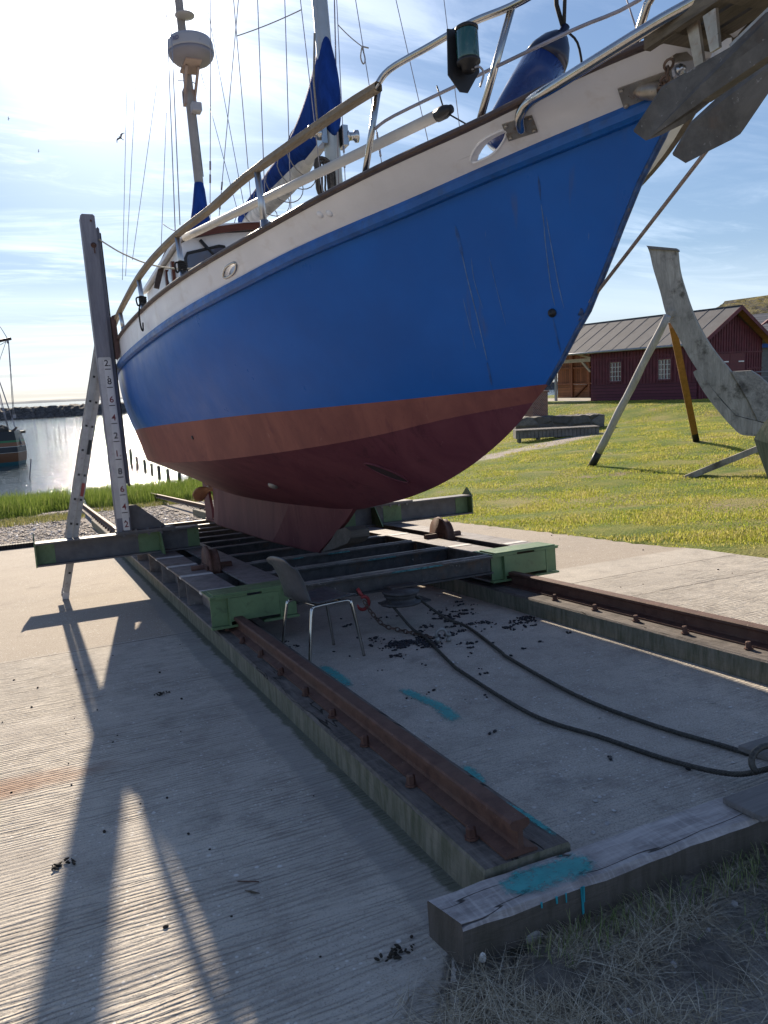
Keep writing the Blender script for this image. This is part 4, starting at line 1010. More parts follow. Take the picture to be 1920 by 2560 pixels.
# through-hull fittings, thruster tunnel
def on_hull(px, py, r, prof, mat, name, n=16, hitf=hull_hit, parent=None):
    p, nm = hitf(px, py); mb = MB(SLIP); mb.lathe([(a*r, b) for a, b in prof], p - nm*.004, nm, n); return mb.build(name, mat, parent or boat)
on_hull(683, 1213, .05, [(0,0),(1,0),(1,.012),(.7,.03),(0,.035)], M['shackle'], 'transducer')
on_hull(1381, 782, .022, [(0,0),(1,0),(1,.012),(.5,.013),(.4,.03),(0,.031)], M['black'], 'through_hull')
on_hull(482, 1094, .02, [(0,0),(1,0),(.9,.012),(0,.012)], M['black'], 'through_hull')
p0, n0 = hull_hit(967, 1181); pa_, _ = hull_hit(912, 1158); pb_, _ = hull_hit(1022, 1203)
ax_ = (pb_-pa_); ln = ax_.length/2; ax_.normalize(); sd_ = n0.cross(ax_).normalized()
mb = MB(SLIP); ring = [p0+ax_*(ln*cos(a))+sd_*(.058*sin(a))+n0*.003 for a in np.linspace(0, 2*pi, 29)[:-1]]
mb.tube(ring, .009, 6, closed=True); tn = mb.build('thruster_tunnel', M['red'], boat)
mb = MB(SLIP); mb.add([p+n0*.002 for p in ring], [tuple(range(28))]); mb.build('tunnel_shade', simple('tunnel_dark', (.035,.018,.022), .8), tn)  # flat dark sheet paints in the shade inside the tunnel
# old drip marks running down the topsides
def c5(x, y): return (600+x/2.37, 560+y/2.37)
pale = simple('drip_pale', (.10,.19,.36), .7, scale=30, var=.3); dark_ = simple('drip_dark', (.012,.085,.30), .7, scale=20, var=.4)
for pts, wd_, mt in (([c5(1310,150),c5(1340,290),c5(1380,450),c5(1410,570),c5(1440,700),c5(1465,810)],.0035,pale),([c5(1322,440),c5(1345,540),c5(1372,640),c5(1400,740)],.0022,pale),([c5(1370,200),c5(1385,320),c5(1410,410),c5(1440,500)],.002,pale),
    ([c5(1475,190),c5(1515,360),c5(1545,480),c5(1575,600)],.0015,pale),([(1353,510),(1360,560),(1363,600),(1370,660),(1378,720),(1388,766)],.0028,pale),([(1366,540),(1374,590),(1385,650),(1396,710),(1410,770)],.0025,pale),([c5(1275,10),c5(1300,110),c5(1320,190)],.012,dark_),([c5(1465,820),c5(1480,890),c5(1492,955)],.010,dark_),([(1383,796),(1392,840),(1402,880)],.007,dark_),([(1346,440),(1352,500)],.008,dark_)):
    P_ = [hull_hit(*p) for p in smooth_path([(a, b, 0) for a, b in pts], 5) for p in [(p[0], p[1])]]; k_ = len(P_); mb = MB(SLIP); rw_ = []
    for i, (p, n) in enumerate(P_):
        tt = (P_[min(i+1,k_-1)][0]-P_[max(i-1,0)][0]).normalized(); sd2 = tt.cross(n).normalized(); ww = wd_*(.85+.15*sin(i*.9))*min(1, (k_-i)/4, (i+1)/4); rw_.append([p+n*.0015-sd2*ww, p+n*.002, p+n*.0015+sd2*ww])
    mb.grid(rw_, True); mb.build('drip_mark', mt, boat)
# bobstay eye and bobstay rod
pe = pu(1452, 785, CU); mb = MB(SLIP); mb.prism([pe+Vector((-.012,.10,.02)), pe+Vector((-.012,-.03,.03)), pe+Vector((-.012,-.035,-.02)), pe+Vector((-.012,.13,-.07))], (.024,0,0)); mb.lathe([(.02,-.02),(.02,.02)], pe+Vector((0,-.015,.01)), (1,0,0), 10)
mb.build('bobstay_eye', paint('eye_plate', (.03,.07,.17), .5, 0, .4, 22, (.10,.06,.04), .9), boat)
mb = MB(SLIP); e1 = pu(1760, 385, CU); mb.tube([pe+Vector((0,-.03,.02)), e1, e1+(e1-pe)*.35], .0085, 8); mb.build('bobstay', paint('bobstay_rod', (.30,.24,.21), .5, .3, .2, 20), boat)

# guard rail, stanchions, pulpit
GR = [bhit(px, py, -.005) for px, py in ((939,220),(754,343),(635,428),(600,455),(552,500),(440,589),(347,693),(316,747))]
_gv = [p[1] for p in GR]; _gw = [p[2] for p in GR]; w_gr = hermite(_gv+[11.5,13.4], _gw+[_gw[-1]+.06, _gw[-1]+.16])
STV = [bhit(px, py, .01)[1] for px, py in ((662,575),(458,690),(360,785))]; STV.append(STV[-1]+1.35)
for side in (-1, 1):
    path = [(CU+side*(b_cap(v)+.005), v, w_gr(v)) for v in np.linspace(_gv[0]-.02, 13.3, 60)]
    mb = MB(SLIP); sweep(mb, path, [(-.026,-.014),(-.014,-.024),(.014,-.024),(.026,-.014),(.026,.012),(.014,.022),(-.014,.022),(-.026,.012)])
    gro = mb.build('guard_rail', M['varnish'], boat)
    for v in STV + [STV[-1]+1.4, STV[-1]+2.8]:
        B_ = Vector((CU+side*(b_cap(v)-.012), v, w_cap(v)+.02)); T_ = Vector((CU+side*(b_cap(v)+.005), v, w_gr(v)-.02))
        mb = MB(SLIP); mb.tube([B_, T_], .0205 if v < 9 else .018, 12); mb.lathe([(.038,0),(.038,.006),(.026,.012),(.026,.05)], B_, (0,0,1), 12); mb.build('stanchion', M['steel'], boat)
    pl = MB(SLIP); mir = (lambda p: p) if side < 0 else (lambda p: (2*CU-p[0], p[1], p[2]))
    top = [bhit(934,229,.0), bhit(939,220,.01), bhit(974,174,.04), bhit(1075,115,.04), bhit(1180,56,.04), bhit(1309,0,.04)]
    e_ = top[-1]; top += [(2.26,2.45,e_[2]+.005), (2.40,2.05,e_[2]+.01), (2.48,1.72,e_[2]+.02), (CU,1.60,e_[2]+.02)]
    pl.tube([mir(p) for p in smooth_path(top, 5)], .0165, 10)
    pl.tube([mir(p) for p in (bhit(911,446,.04), bhit(945,226,.04))], .0165, 10)
    pl.tube([mir(p) for p in (bhit(1199,304,.04), bhit(1281,13,.06))], .0165, 10)
    pl.tube([mir(p) for p in (bhit(1580,136,.03), bhit(1618,12,.04), Vector((2.39,2.08,e_[2])))], .0165, 10)
    pl.build('pulpit', M['chrome'], boat)
    lr = MB(SLIP); lr.tube([mir(p) for p in smooth_path([bhit(938,322,.045), bhit(986,289,.045), bhit(1194,189,.045), bhit(1430,76,.045), bhit(1595,2,.045), (2.44,2.0,3.2)], 4)], .008, 8); lr.build('lifeline', M['wire'], boat)
    hp0, hn0 = bulw_hit(1305, 318)
    tb = MB(SLIP); tp = [hp0, hp0+hn0*.035+Vector((0,0,.02)), pv(1300,290,hp0[1]-.07), pv(1322,256,hp0[1]-.14), pv(1400,207,2.62), pv(1626,67,2.27), pv(1729,9,2.12), pv(1900,-90,1.90)]
    tb.tube([mir(p) for p in smooth_path(tp if side < 0 else tp[5:], 6)], .0225, 12); tbo = tb.build('bow_tube', M['chrome'], boat)
    if side < 0:
        q, nm = bulw_hit(1303, 318); t = Vector((nm[1], -nm[0], 0)).normalized(); u_ = nm.cross(t).normalized(); 
        if u_[2] < 0: u_ = -u_
        if t[1] > 0: t = -t
        mb = MB(SLIP); mb.prism([q+nm*.002+t*a+u_*b for a, b in ((-.075,-.05),(.065,-.042),(.065,.048),(-.075,.045))], nm*.006); pt_o = mb.build('tube_plate', M['stain'], boat)
        for a, b in ((-.06,-.036),(.052,-.03),(.052,.035),(-.06,.03)): mb = MB(SLIP); mb.lathe([(.009,0),(.009,.006),(.004,.008)], q+nm*.008+t*a+u_*b, nm, 8); mb.build('bolt', M['stain'], pt_o)
# hawse pipe and plate at the bow
q, nm = bulw_hit(1645, 226) if False else bulw_hit(1610, 225); t = Vector((nm[1], -nm[0], 0)).normalized()
if t[1] > 0: t = -t
u_ = nm.cross(t).normalized(); u_ = u_ if u_[2] > 0 else -u_
mb = MB(SLIP); mb.prism([q+nm*.003+t*a+u_*b for a, b in ((-.095,-.058),(.12,-.045),(.12,.055),(-.095,.045))], nm*.006); hp_ = mb.build('hawse_plate', M['stain'], boat)
mb = MB(SLIP); mb.lathe([(.018,-.09),(.034,-.03),(.036,.06),(.030,.062),(.028,.02)], q+nm*.014+t*.02, (t*.9+nm*.5).normalized(), 18); mb.build('hawse_pipe', M['stain'], hp_)
mb = MB(SLIP); mb.lathe([(.0,.0),(.028,.0),(.028,.002)], q+nm*.014+t*.02+(t*.9+nm*.5).normalized()*.055, (t*.9+nm*.5).normalized(), 16); mb.build('pipe_mouth', M['black'], hp_)
for a, b in ((-.082,-.042),(-.082,.032)): mb = MB(SLIP); mb.lathe([(.009,0),(.009,.006),(.004,.008)], q+nm*.009+t*a+u_*b, nm, 8); mb.build('bolt', M['stain'], hp_)
ca = q+nm*.04+t*.07; cb = pv(1676, 142, 2.28)
tag(chain([ca, (ca+cb)/2+Vector((0,0,-.015)), cb], .045, .0055).build('anchor_chain', M['chain']), 'short rusty chain from the hawse pipe to the anchor fitting', 'chain')
for px, py in ((800,537),(823,534)): on_hull(px, py, .022, [(0,0),(1,0),(1,.006),(.6,.012),(0,.014)], M['white'], 'blank_plug', 12, bulw_hit)

# bowsprit platform with slats, brackets and rollers
pf = MB(SLIP)
for i in range(6): u = 2.29+.092*i; pf.box(u, u+.072, 1.50, 2.32, 2.93, 2.952)
for v in (1.62, 1.92, 2.20): pf.box(2.27, 2.85, v, v+.07, 2.895, 2.9285)
pf.box(2.255, 2.285, 1.48, 2.34, 2.90, 2.96); pf.box(2.835, 2.865, 1.48, 2.34, 2.90, 2.96)
plat = pf.build('bow_platform', wood('platform_teak', (.20,.17,.125), (.09,.078,.06), 'Y', 7, .75, .4, (.055,.05,.04)), boat)
mb = MB(SLIP)
for a, b, v in (((1728,30),(1752,168),2.16),((1776,30),(1790,125),2.05)):
    A_ = pv(*a, v); B_ = pv(*b, v); mb.bar(A_, B_, .014, .055, (0,1,0), .014, .038)
mb.build('platform_bracket', M['stain'], plat)
def fin(px, v, th, name, mat, par):
    mb = MB(SLIP); mb.prism([pv(1560+x/4.608, y/4.608, v) for x, y in px], (0, th, 0)); return mb.build(name, mat, par)
fin([(590,870),(575,800),(600,740),(660,712),(1000,665),(1010,760),(640,900)], 2.30, .012, 'roller_cheek', M['radar'], boat)
fin([(1030,640),(1055,570),(1110,500),(1190,440),(1240,432),(1245,580),(1020,680)], 2.10, .012, 'roller_cheek', M['white'], boat)
fin([(560,640),(600,615),(760,590),(1060,560),(1060,660),(800,700),(580,710)], 2.34, .012, 'roller_arm', M['stain'], boat)
mb = MB(SLIP); mb.lathe([(.02,0),(.02,.012),(.01,.013),(.01,.025)], pv(1560+635/4.608, 810/4.608, 2.299), (0,-1,0), 12); mb.build('roller_bolt', M['steel'], boat)

# anchor stowed under the platform
an = empty('anchor', pv(1700, 250, 2.1) and S2W(pv(1700, 330, 2.1)), 'large flat fluked steel anchor stowed under the bow platform', 'anchor')
def fluke(pts, th=.011):
    mb = MB(SLIP); mb.prism([pv(1560+x/4.608, y/4.608, v) for x, y, v in pts], Vector((.25,.5,.85)).normalized()*th); return mb.build('fluke', M['galv'], an)
def vv(x, y, a): return a - .00030*(x-500) + .00002*(y-1000)
fl1 = [(115,1520),(250,1620),(420,1560),(700,1420),(1010,1160),(1100,1090),(1659,640),(1900,460),(1760,120),(1640,170),(1240,560),(830,790),(570,940),(480,990),(440,1020)]
fluke([(x, y, vv(x, y, 2.20)) for x, y in fl1])
fl2 = [(565,1790),(710,1880),(960,1750),(1240,1610),(1340,1545),(1380,1490),(1659,1080),(1900,720),(1700,735),(1080,1150),(775,1430)]
fluke([(x, y, vv(x, y, 2.08)) for x, y in fl2])
mb = MB(SLIP); mb.bar(pv(1560+930/4.608, 1085/4.608, 1.98), pv(1560+1850/4.608, 455/4.608, 1.70), .048, .05, (0,-.5,.8)); mb.build('shank', M['galv'], an)
mb = MB(SLIP); mb.tube([pv(1560+1240/4.608, 560/4.608, 2.03), pv(1560+1530/4.608, 420/4.608, 1.95)], .008, 8); mb.lathe([(.018,-.02),(.018,.02)], pv(1560+1510/4.608, 410/4.608, 1.94), (0,1,0), 10)
mb.build('stock', M['galv'], an)
mb = MB(SLIP); mb.bar(pv(1560+1240/4.608, 560/4.608, 2.0), pv(1560+1700/4.608, 120/4.608, 1.85), .012, .03, (0,-.5,.8)); mb.build('fluke_rib', M['stain'], an)

# masts, boom, sail covers, winches
mb = MB(SLIP); mb.tube([(CU,6.232,2.6),(CU,6.235,4.5),(CU,6.26,5.3),(CU,6.30,13.5)], [.068,.066,.064,.055], 20); mast = mb.build('mast', M['alu'], boat)
for du in (-.155, .155):
    mb = MB(SLIP); s = 1 if du > 0 else -1; c = Vector((CU+s*.07,6.20,4.06)); mb.box(min(c[0], c[0]+s*.05), max(c[0], c[0]+s*.05), 6.15, 6.28, 3.98, 4.14)
    mb.lathe([(.05,.05),(.05,.065),(.034,.075),(.032,.11),(.05,.125),(.05,.15),(.03,.155)], c, (s,-.15,.05), 18); mb.build('winch', M['chrome'], mast)
mb = MB(SLIP); mb.tube([(CU,6.33,4.08),(CU,9.15,4.10)], .045, 14); boom = mb.build('boom', M['white_spar'], boat)
def loft_cover(name, stations, mat, par, n=16, seed=2, jit=.012):
    r = random.Random(seed); rows = []
    for v, top, bot, hw in stations:
        c = (top+bot)/2; h = (top-bot)/2; row_ = []
        for j in range(n):
            a = 2*pi*j/n; x = sin(a); z = cos(a); p = 1.0+r.uniform(-jit, jit)*4
            row_.append((CU+hw*math.copysign(abs(x)**.85, x)*(1-.35*max(z, 0))*p, v+r.uniform(-.01,.01), c+h*z*(1+r.uniform(-jit, jit))))
        rows.append(row_)
    mb = MB(SLIP); mb.grid(rows, True, True); b = len(mb.v)-n*len(rows)
    mb.f.append(tuple(range(n))[::-1]); mb.sm.append(True); mb.mi.append(0); mb.f.append(tuple(range((len(rows)-1)*n, len(rows)*n))); mb.sm.append(True); mb.mi.append(0)
    o = mb.build(name, mat, par); md = o.modifiers.new('soften', 'SUBSURF'); md.levels = 1; md.render_levels = 1; return o
prof = [(6.10,4.60,4.08,.05),(6.13,4.80,4.05,.075),(6.18,4.87,4.03,.09),(6.28,4.88,4.04,.095),(6.36,4.80,4.05,.10),(6.46,4.68,4.06,.12),(6.6,4.56,4.06,.14),(6.8,4.45,4.06,.155),(7.0,4.38,4.06,.165),(7.3,4.36,4.06,.165),(7.7,4.34,4.08,.16),(8.1,4.315,4.12,.14),(8.5,4.30,4.13,.135),(8.9,4.27,4.14,.125),(9.2,4.20,4.15,.08)]
cov = loft_cover('sail_cover', prof, M['cover'], boom)
loft_cover('furled_sail', [(6.75,4.15,4.05,.06),(7.0,4.18,3.99,.09),(7.4,4.2,3.97,.10),(8.0,4.2,3.99,.10),(8.6,4.2,4.02,.10),(9.12,4.2,4.05,.08)], M['sail'], boom, seed=5)
for v in (6.85, 7.15, 7.55, 8.0, 8.45, 8.85):
    mb = MB(SLIP)
    t_ = np.interp(v, [p[0] for p in prof], [p[1] for p in prof]); c = (t_+3.93)/2; h = (t_-3.93)/2+.012
    mb.tube([(CU+.19*sin(a)*(1-.3*max(cos(a),0)), v+.10*cos(a), c+h*cos(a)-.02) for a in np.linspace(0, 2*pi, 25)[:-1]], .005, 6, closed=True); mb.build('sail_tie', M['rope'], boom)
mb = MB(SLIP)
mb.tube([(CU-.09,6.20,4.86),(CU-.115,6.24,4.5),(CU-.12,6.22,4.12)], .009, 6); mb.build('cover_lacing', M['rope'], boom)
mz = MB(SLIP); mz.tube([(CU,11.20,2.6),(CU,11.26,5.3),(CU,11.45,7.9),(CU,11.62,10.3)], [.068,.064,.058,.05], 16); miz = mz.build('mast', M['cream_mast'], boat)
mb = MB(SLIP); rows = []
for w, rx, ry, dx, dv in ((5.30,.062,.07,-.01,0),(5.22,.075,.10,-.01,0),(5.0,.10,.15,-.02,.02),(4.75,.14,.22,-.03,.06),(4.55,.18,.30,-.045,.1),(4.35,.21,.4,-.05,.15),(4.1,.22,.5,-.05,.2)):
    rows.append([(CU+dx+rx*sin(a)*(1+.06*sin(5*a)), 11.24+dv+ry*cos(a), w) for a in np.linspace(0, 2*pi, 19)[:-1]])
mb.grid(rows, True, True, flip=True); mb.build('sail_cover', M['cover'], miz)
rc = Vector((CU-.0,11.0,6.93)); mb = MB(SLIP); mb.lathe([(0,-.12),(.19,-.12),(.25,-.095),(.29,-.05),(.308,-.005)], rc, (0,0,1), 36); rd = mb.build('radar_dome', M['radar_grey'], miz)
mb = MB(SLIP); mb.lathe([(.309,-.0045),(.311,.02),(.303,.12),(.285,.165),(.2,.19),(.0,.20)], rc, (0,0,1), 36); rlid = mb.build('dome_lid', M['radar'], rd)
mb = MB(SLIP); mb.box(rc[0]-.11, rc[0]+.11, 10.86, 11.30, rc[2]-.135, rc[2]-.103); mb.bar(rc+Vector((-.07,.03,-.14)), Vector((CU-.07,11.42,6.45)), .03, .04); mb.bar(rc+Vector((.09,.03,-.14)), Vector((CU+.07,11.40,6.45)), .03, .04); mb.box(CU-.085, CU+.085, 11.30, 11.42, 6.40, 6.60)
mb.build('radar_bracket', paint('radar_bracket_paint', (.33,.25,.22), .6), miz)
p_ = pu(454, 40, CU); mb = MB(SLIP); mb.lathe([(0,-.02),(.07,-.018),(.135,-.004),(.135,.004),(.06,.03),(0,.03)], Vector((CU+.03, 11.30, p_[2]-.02)), (0,0,1), 24); mb.build('disc_aerial', M['radar'], miz)
p_ = pu(477, 274, CU); mb = MB(SLIP); mb.box(CU-.02, CU+.12, 11.15, 11.30, p_[2]-.06-.02, p_[2]+.06-.02, .01); mb.build('deck_light', M['radar'], miz)
mb = MB(SLIP); mb.tube(smooth_path([pu(440,200,CU+.07), pu(490,210,CU+.1), pu(478,246,CU+.06)], 6), .006, 6); mb.tube([(CU+.068,11.42,7.0),(CU+.068,11.25,5.4)], .006, 6); mb.build('cable', M['black'], miz)
letter('RD', .075, SLIP @ Matrix.Translation((rc[0]-.235, rc[1]-.208, rc[2]+.04)) @ Matrix.Rotation(radians(-48), 4, 'Z') @ Matrix(((1,0,0,0),(0,0,-1,0),(0,1,0,0),(0,0,0,1))), simple('radar_lettering', (.10,.10,.22), .5), 'lettering', rd)
# wheelhouse
wh = MB(SLIP); f0, f1 = 8.32, 10.9
sec = [(1.63,2.5),(1.645,3.70),(1.75,3.75),(2.1,3.82),(CU,3.86),(2*CU-2.1,3.82),(2*CU-1.75,3.75),(2*CU-1.645,3.70),(2*CU-1.63,2.5)]
wh.prism([(u, f0, w) for u, w in sec], (0, f1-f0, 0)); who = wh.build('wheelhouse', M['white'], boat)
rf = MB(SLIP); top = [(1.58,3.70),(1.75,3.765),(2.1,3.85),(CU,3.895),(2*CU-2.1,3.85),(2*CU-1.75,3.765),(2*CU-1.58,3.70)]
rf.prism([(u, f0-.10, w+.003) for u, w in top]+[(u, f0-.10, w+.045) for u, w in reversed(top)], (0, f1-f0+.25, 0)); rf.build('roof', M['white'], who)
fb = MB(SLIP); tp2 = [(1.70,3.735),(2.0,3.79),(2.3,3.84),(CU,3.862),(2.82,3.84),(3.12,3.79),(3.42,3.735)]; fb.prism([(u, f0-.125, w-.01) for u, w in tp2]+[(u, f0-.125, w+.062) for u, w in reversed(tp2)], (0, .022, 0)); fb.build('roof_fascia', M['mahog'], who)
def window(poly, v, name='window'):
    c = Vector((sum(p[0] for p in poly)/len(poly), v, sum(p[1] for p in poly)/len(poly)))
    mb = MB(SLIP); mb.prism([(u, v-.003, w) for u, w in poly], (0, -.004, 0)); g = mb.build('pane', M['glass'], who)
    mb = MB(SLIP); mb.tube([(u, v-.008, w) for u, w in poly], .016, 6, closed=True); fr = mb.build('window_frame', M['black'], who)
window([(1.685,3.18),(1.675,3.55),(1.70,3.60),(2.04,3.685),(2.09,3.68),(2.12,3.63),(2.12,3.18)], f0)
window([(2.25,3.18),(2.25,3.67),(2.29,3.71),(2.83,3.71),(2.87,3.67),(2.87,3.18)], f0)
mb = MB(SLIP); mb.bar(pv(505,605,f0-.02), pv(538,640,f0-.02), .014, .02, (0,-1,0)); mb.bar(pv(500,600,f0-.02), pv(520,622,f0-.03), .03, .025, (0,-1,0)); mb.build('wiper', M['black'], who)
for v, w0, w1, wd_, mt in ((8.75,2.6,3.62,.07,'mahog'),(9.15,2.6,3.62,.07,'mahog')):
    mb = MB(SLIP); mb.box(1.605, 1.64, v, v+wd_, w0, w1); mb.build('door_post', M[mt], who)
mb = MB(SLIP); mb.box(1.617, 1.632, 8.83, 9.14, 2.6, 3.58); mb.build('side_pane', M['glass'], who)
mb = MB(SLIP); mb.prism([pv(x, y, 9.5) for x, y in ((420,612),(423,616),(398,722),(385,719),(389,695),(402,650))], (0,.03,0)); mb.build('side_flap', M['cap'], who)
# white pole lashed inside the rail
mb = MB(SLIP); sp0, sp1 = bhit(1101,285,.14), bhit(462,594,.10); dpole = (sp1-sp0)
mb.tube([sp0, sp1], .027, 14); spar = mb.build('whisker_pole', M['white_spar'], boat)
mb = MB(SLIP); dn = dpole.normalized(); mb.lathe([(.032,.02),(.032,-.03),(.027,-.05),(.022,-.06),(.02,-.075)], sp0+dn*0.0, dn, 14); mb.tube([sp0-dn*.02+Vector((0,0,.03)), sp0+Vector((-.01,0,.13))], .004, 5); mb.tube([sp0-dn*.03, bhit(1165,310,.08), bhit(1186,312,.04)], .004, 5); mb.build('pole_end', M['black'], spar)
# navigation light on the rail
nl = MB(SLIP); c = Vector((1.885,2.98,3.165)); nl.prism([c+Vector(p) for p in ((-.065,.05,.09),(.075,.05,.10),(.085,.05,-.07),(.02,.05,-.165),(-.02,.05,-.165),(-.075,.05,-.10))], (0,.006,0)); nlo = nl.build('lamp_bracket', M['black'], boat)
mb = MB(SLIP); mb.lathe([(.046,-.055),(.048,-.05),(.048,.06),(.046,.065)], c, (0,0,1), 22); mb.build('green_lens', M['green_lens'], nlo)
mb = MB(SLIP); mb.lathe([(0,.066),(.050,.066),(.050,.078),(.03,.09),(0,.09)], c, (0,0,1), 22); mb.lathe([(0,-.10),(.03,-.10),(.035,-.075),(.051,-.068),(.051,-.056),(0,-.056)], c, (0,0,1), 22); mb.build('lamp_case', M['black'], nlo)
mb = MB(SLIP); mb.tube(smooth_path([c+Vector((0,-.02,-.10)), c+Vector((.03,-.03,-.09)), c+Vector((.06,-.02,-.11)), c+Vector((.05,0,-.16))], 5), .005, 6); mb.build('lamp_cable', M['radar'], nlo)
# standing and running rigging: (bottom pixel, its distance along the slip, top pixel, distance) read off the photograph
RIG = [((306,700),10.6,(320,81),11.2),((314,690),10.4,(349,20),11.3),((331,650),9.9,(413,60),11.4),((403,615),8.9,(416,282),10.3),((438,575),8.6,(416,0),10.9),((450,562),8.4,(425,0),10.9),((611,520),7.2,(515,0),10.8),
       ((525,575),7.6,(527,0),7.0),((594,528),7.3,(498,166),10.9),((546,560),8.0,(596,0),6.6),((628,510),7.0,(584,0),6.6),((665,575),5.6,(644,0),6.2),((728,545),5.6,(712,0),6.2),((806,480),5.9,(751,0),6.2),
       ((847,470),6.1,(836,0),6.25),((863,450),6.1,(845,69),6.25),((957,425),6.0,(889,0),6.2),((1074,370),6.0,(990,0),6.2),((1151,335),6.2,(1110,0),6.25),((1605,115),2.5,(1567,0),2.6)]
for i, (a, va, b, vb) in enumerate(RIG):
    A_, B_ = pv(*a, va), pv(*b, vb); D_ = B_-A_; k = 1.0 if b[1] > 100 else 1.55
    mb = MB(SLIP); mb.tube([A_, A_+D_*k], .0036 if i not in (4, 5, 14) else .0055, 6)
    if i in (7, 9, 15, 16):
        for q in (.10, .2) if i != 7 else (.24, .30): mb.tube([A_+D_*(q-.02), A_+D_*(q+.02)], .009, 8)
    mb.build('stay', M['wire'], boat)
for a, va, b, vb in (((592,90),7.0,(752,25),6.2),((845,62),6.3,(905,116),6.2),((408,560),9.2,(438,577),8.6)):
    A_, B_ = pv(*a, va), pv(*b, vb); mb = MB(SLIP); mb.tube(catenary(A_, B_, .01), .0045, 6)
    if a[0] == 845: mb.tube(smooth_path([B_, B_+Vector((.02,0,-.10)), B_+Vector((0,0,-.14)), B_+Vector((-.02,0,-.09)), B_], 5), .006, 6); mb.tube([B_, B_+Vector((.06,0,-.005))], .006, 6)
    mb.build('signal_line', M['rope'], boat)

# things tied to or lying on the boat
fa, fb_ = pv(1240, 372, 3.24), pv(1402, 88, 3.14); fd = (fb_-fa); L_ = fd.length; fd.normalize()
fe = empty('fender', S2W(fa), 'fat blue fender with dark end hanging inside the bow rail', 'fender')
mb = MB(SLIP); mb.lathe([(.0,0),(.06,.01),(.095,.05),(.108,.11),(.110,L_*.5),(.108,L_*.74)], fa, fd, 28); mb.build('body', M['fender'], fe)
mb = MB(SLIP); mb.lathe([(.1085,L_*.745),(.10,L_*.83),(.075,L_*.92),(.045,L_*.985),(.02,L_+.01),(.02,L_+.05)], fa, fd, 28); mb.build('end_cap', simple('fender_end', (.008,.012,.035), .3), fe)
mb = MB(SLIP); tp_ = fa+fd*(L_+.03); mb.tube([tp_, tp_+Vector((-.02,.02,.12)), pv(1388,-60,3.1)], .011, 8); mb.tube([tp_, pv(1412,0,3.1), pv(1395,-60,3.1)], .009, 8); mb.tube(smooth_path([tp_, tp_+Vector((.06,-.02,-.06)), tp_+Vector((.075,-.03,-.2)), tp_+Vector((.07,-.03,-.32))], 4), .006, 6); mb.build('lanyard', M['ropeblack'], fe)
mb = MB(SLIP); r = random.Random(4); cc_ = pv(815, 446, 6.13)
for i in range(9):
    w_, h_ = .055+r.uniform(-.015,.03), .16+r.uniform(-.03,.02); dx = r.uniform(-.03,.03); dv = r.uniform(-.03,.02)
    mb.tube([cc_+Vector((dx+w_*sin(a)+.01*sin(3*a), dv+.012*cos(2*a), h_*cos(a)+r.uniform(-.004,.004))) for a in np.linspace(0, 2*pi, 21)[:-1]], .0085, 6, closed=True)
tag(mb.build('rope_coil', simple('tarred_rope', (.07,.06,.05), .85, var=.4, scale=60)), 'dark coil of rope hung at the foot of the main mast', 'rope coil')
for v, lab in ((STV[2],'black rope tied round the second stanchion from the post, its end hanging over the bulwark'), (STV[1],'black rope lashed round the foot of the third stanchion from the post')):
    c = Vector((CU-(b_cap(v)-.012), v, w_cap(v)+.10)); mb = MB(SLIP)
    for k in range(4): mb.tube([c+Vector((.028*cos(a), .028*sin(a), -.02+k*.016+.004*sin(2*a))) for a in np.linspace(0, 2*pi, 13)[:-1]], .009, 6, closed=True)
    mb.tube(smooth_path([c+Vector((-.03,-.01,.03)), c+Vector((-.06,-.03,.01)), c+Vector((-.05,-.03,-.05)), c+Vector((-.02,-.03,-.02))], 5), .007, 6)
    if v > 7: mb.tube(smooth_path([c+Vector((-.03,-.02,-.03)), c+Vector((-.05,-.04,-.12)), c+Vector((-.045,-.04,-.24)), c+Vector((-.03,-.04,-.27)), c+Vector((-.025,-.04,-.2))], 5), .007, 6)
    tag(mb.build('rope_lashing', M['ropeblack']), lab, 'rope')
a_ = pv(247,598,9.19); mb = MB(SLIP); mb.tube(smooth_path([a_, pv(272,614,9.1), pv(305,633,8.9), pv(365,658,8.4), pv(432,671,7.8), pv(507,669,7.2)], 6), .008, 6)
tag(mb.build('mooring_rope', M['ropecream']), 'slack cream rope slung from the grey post to the boat', 'rope')
mb = MB(SLIP); mb.prism([pv(x, y, 9.05) for x, y in ((279,790),(288,786),(301,880),(300,892),(296,897),(292,893))], (0,.14,0))
tag(mb.build('fender_plank', paint('fender_plank_brown', (.085,.045,.04), .7, 0, .3, 9)), 'dark brown plank hung between the grey post and the hull', 'plank')
kb = MB(SLIP); kb.prism([pu(x, y, CU-.09) for x, y in ((802,1381),(826,1352),(842,1326),(862,1318),(876,1327),(877,1345),(868,1358),(835,1372))], (.18,0,0))
kbo = tag(kb.build('keel_block', wood('keel_block_wood', (.15,.14,.13), (.085,.08,.075), 'X', 8, .8, .4)), 'grey wooden block wedged under the front of the keel', 'block')

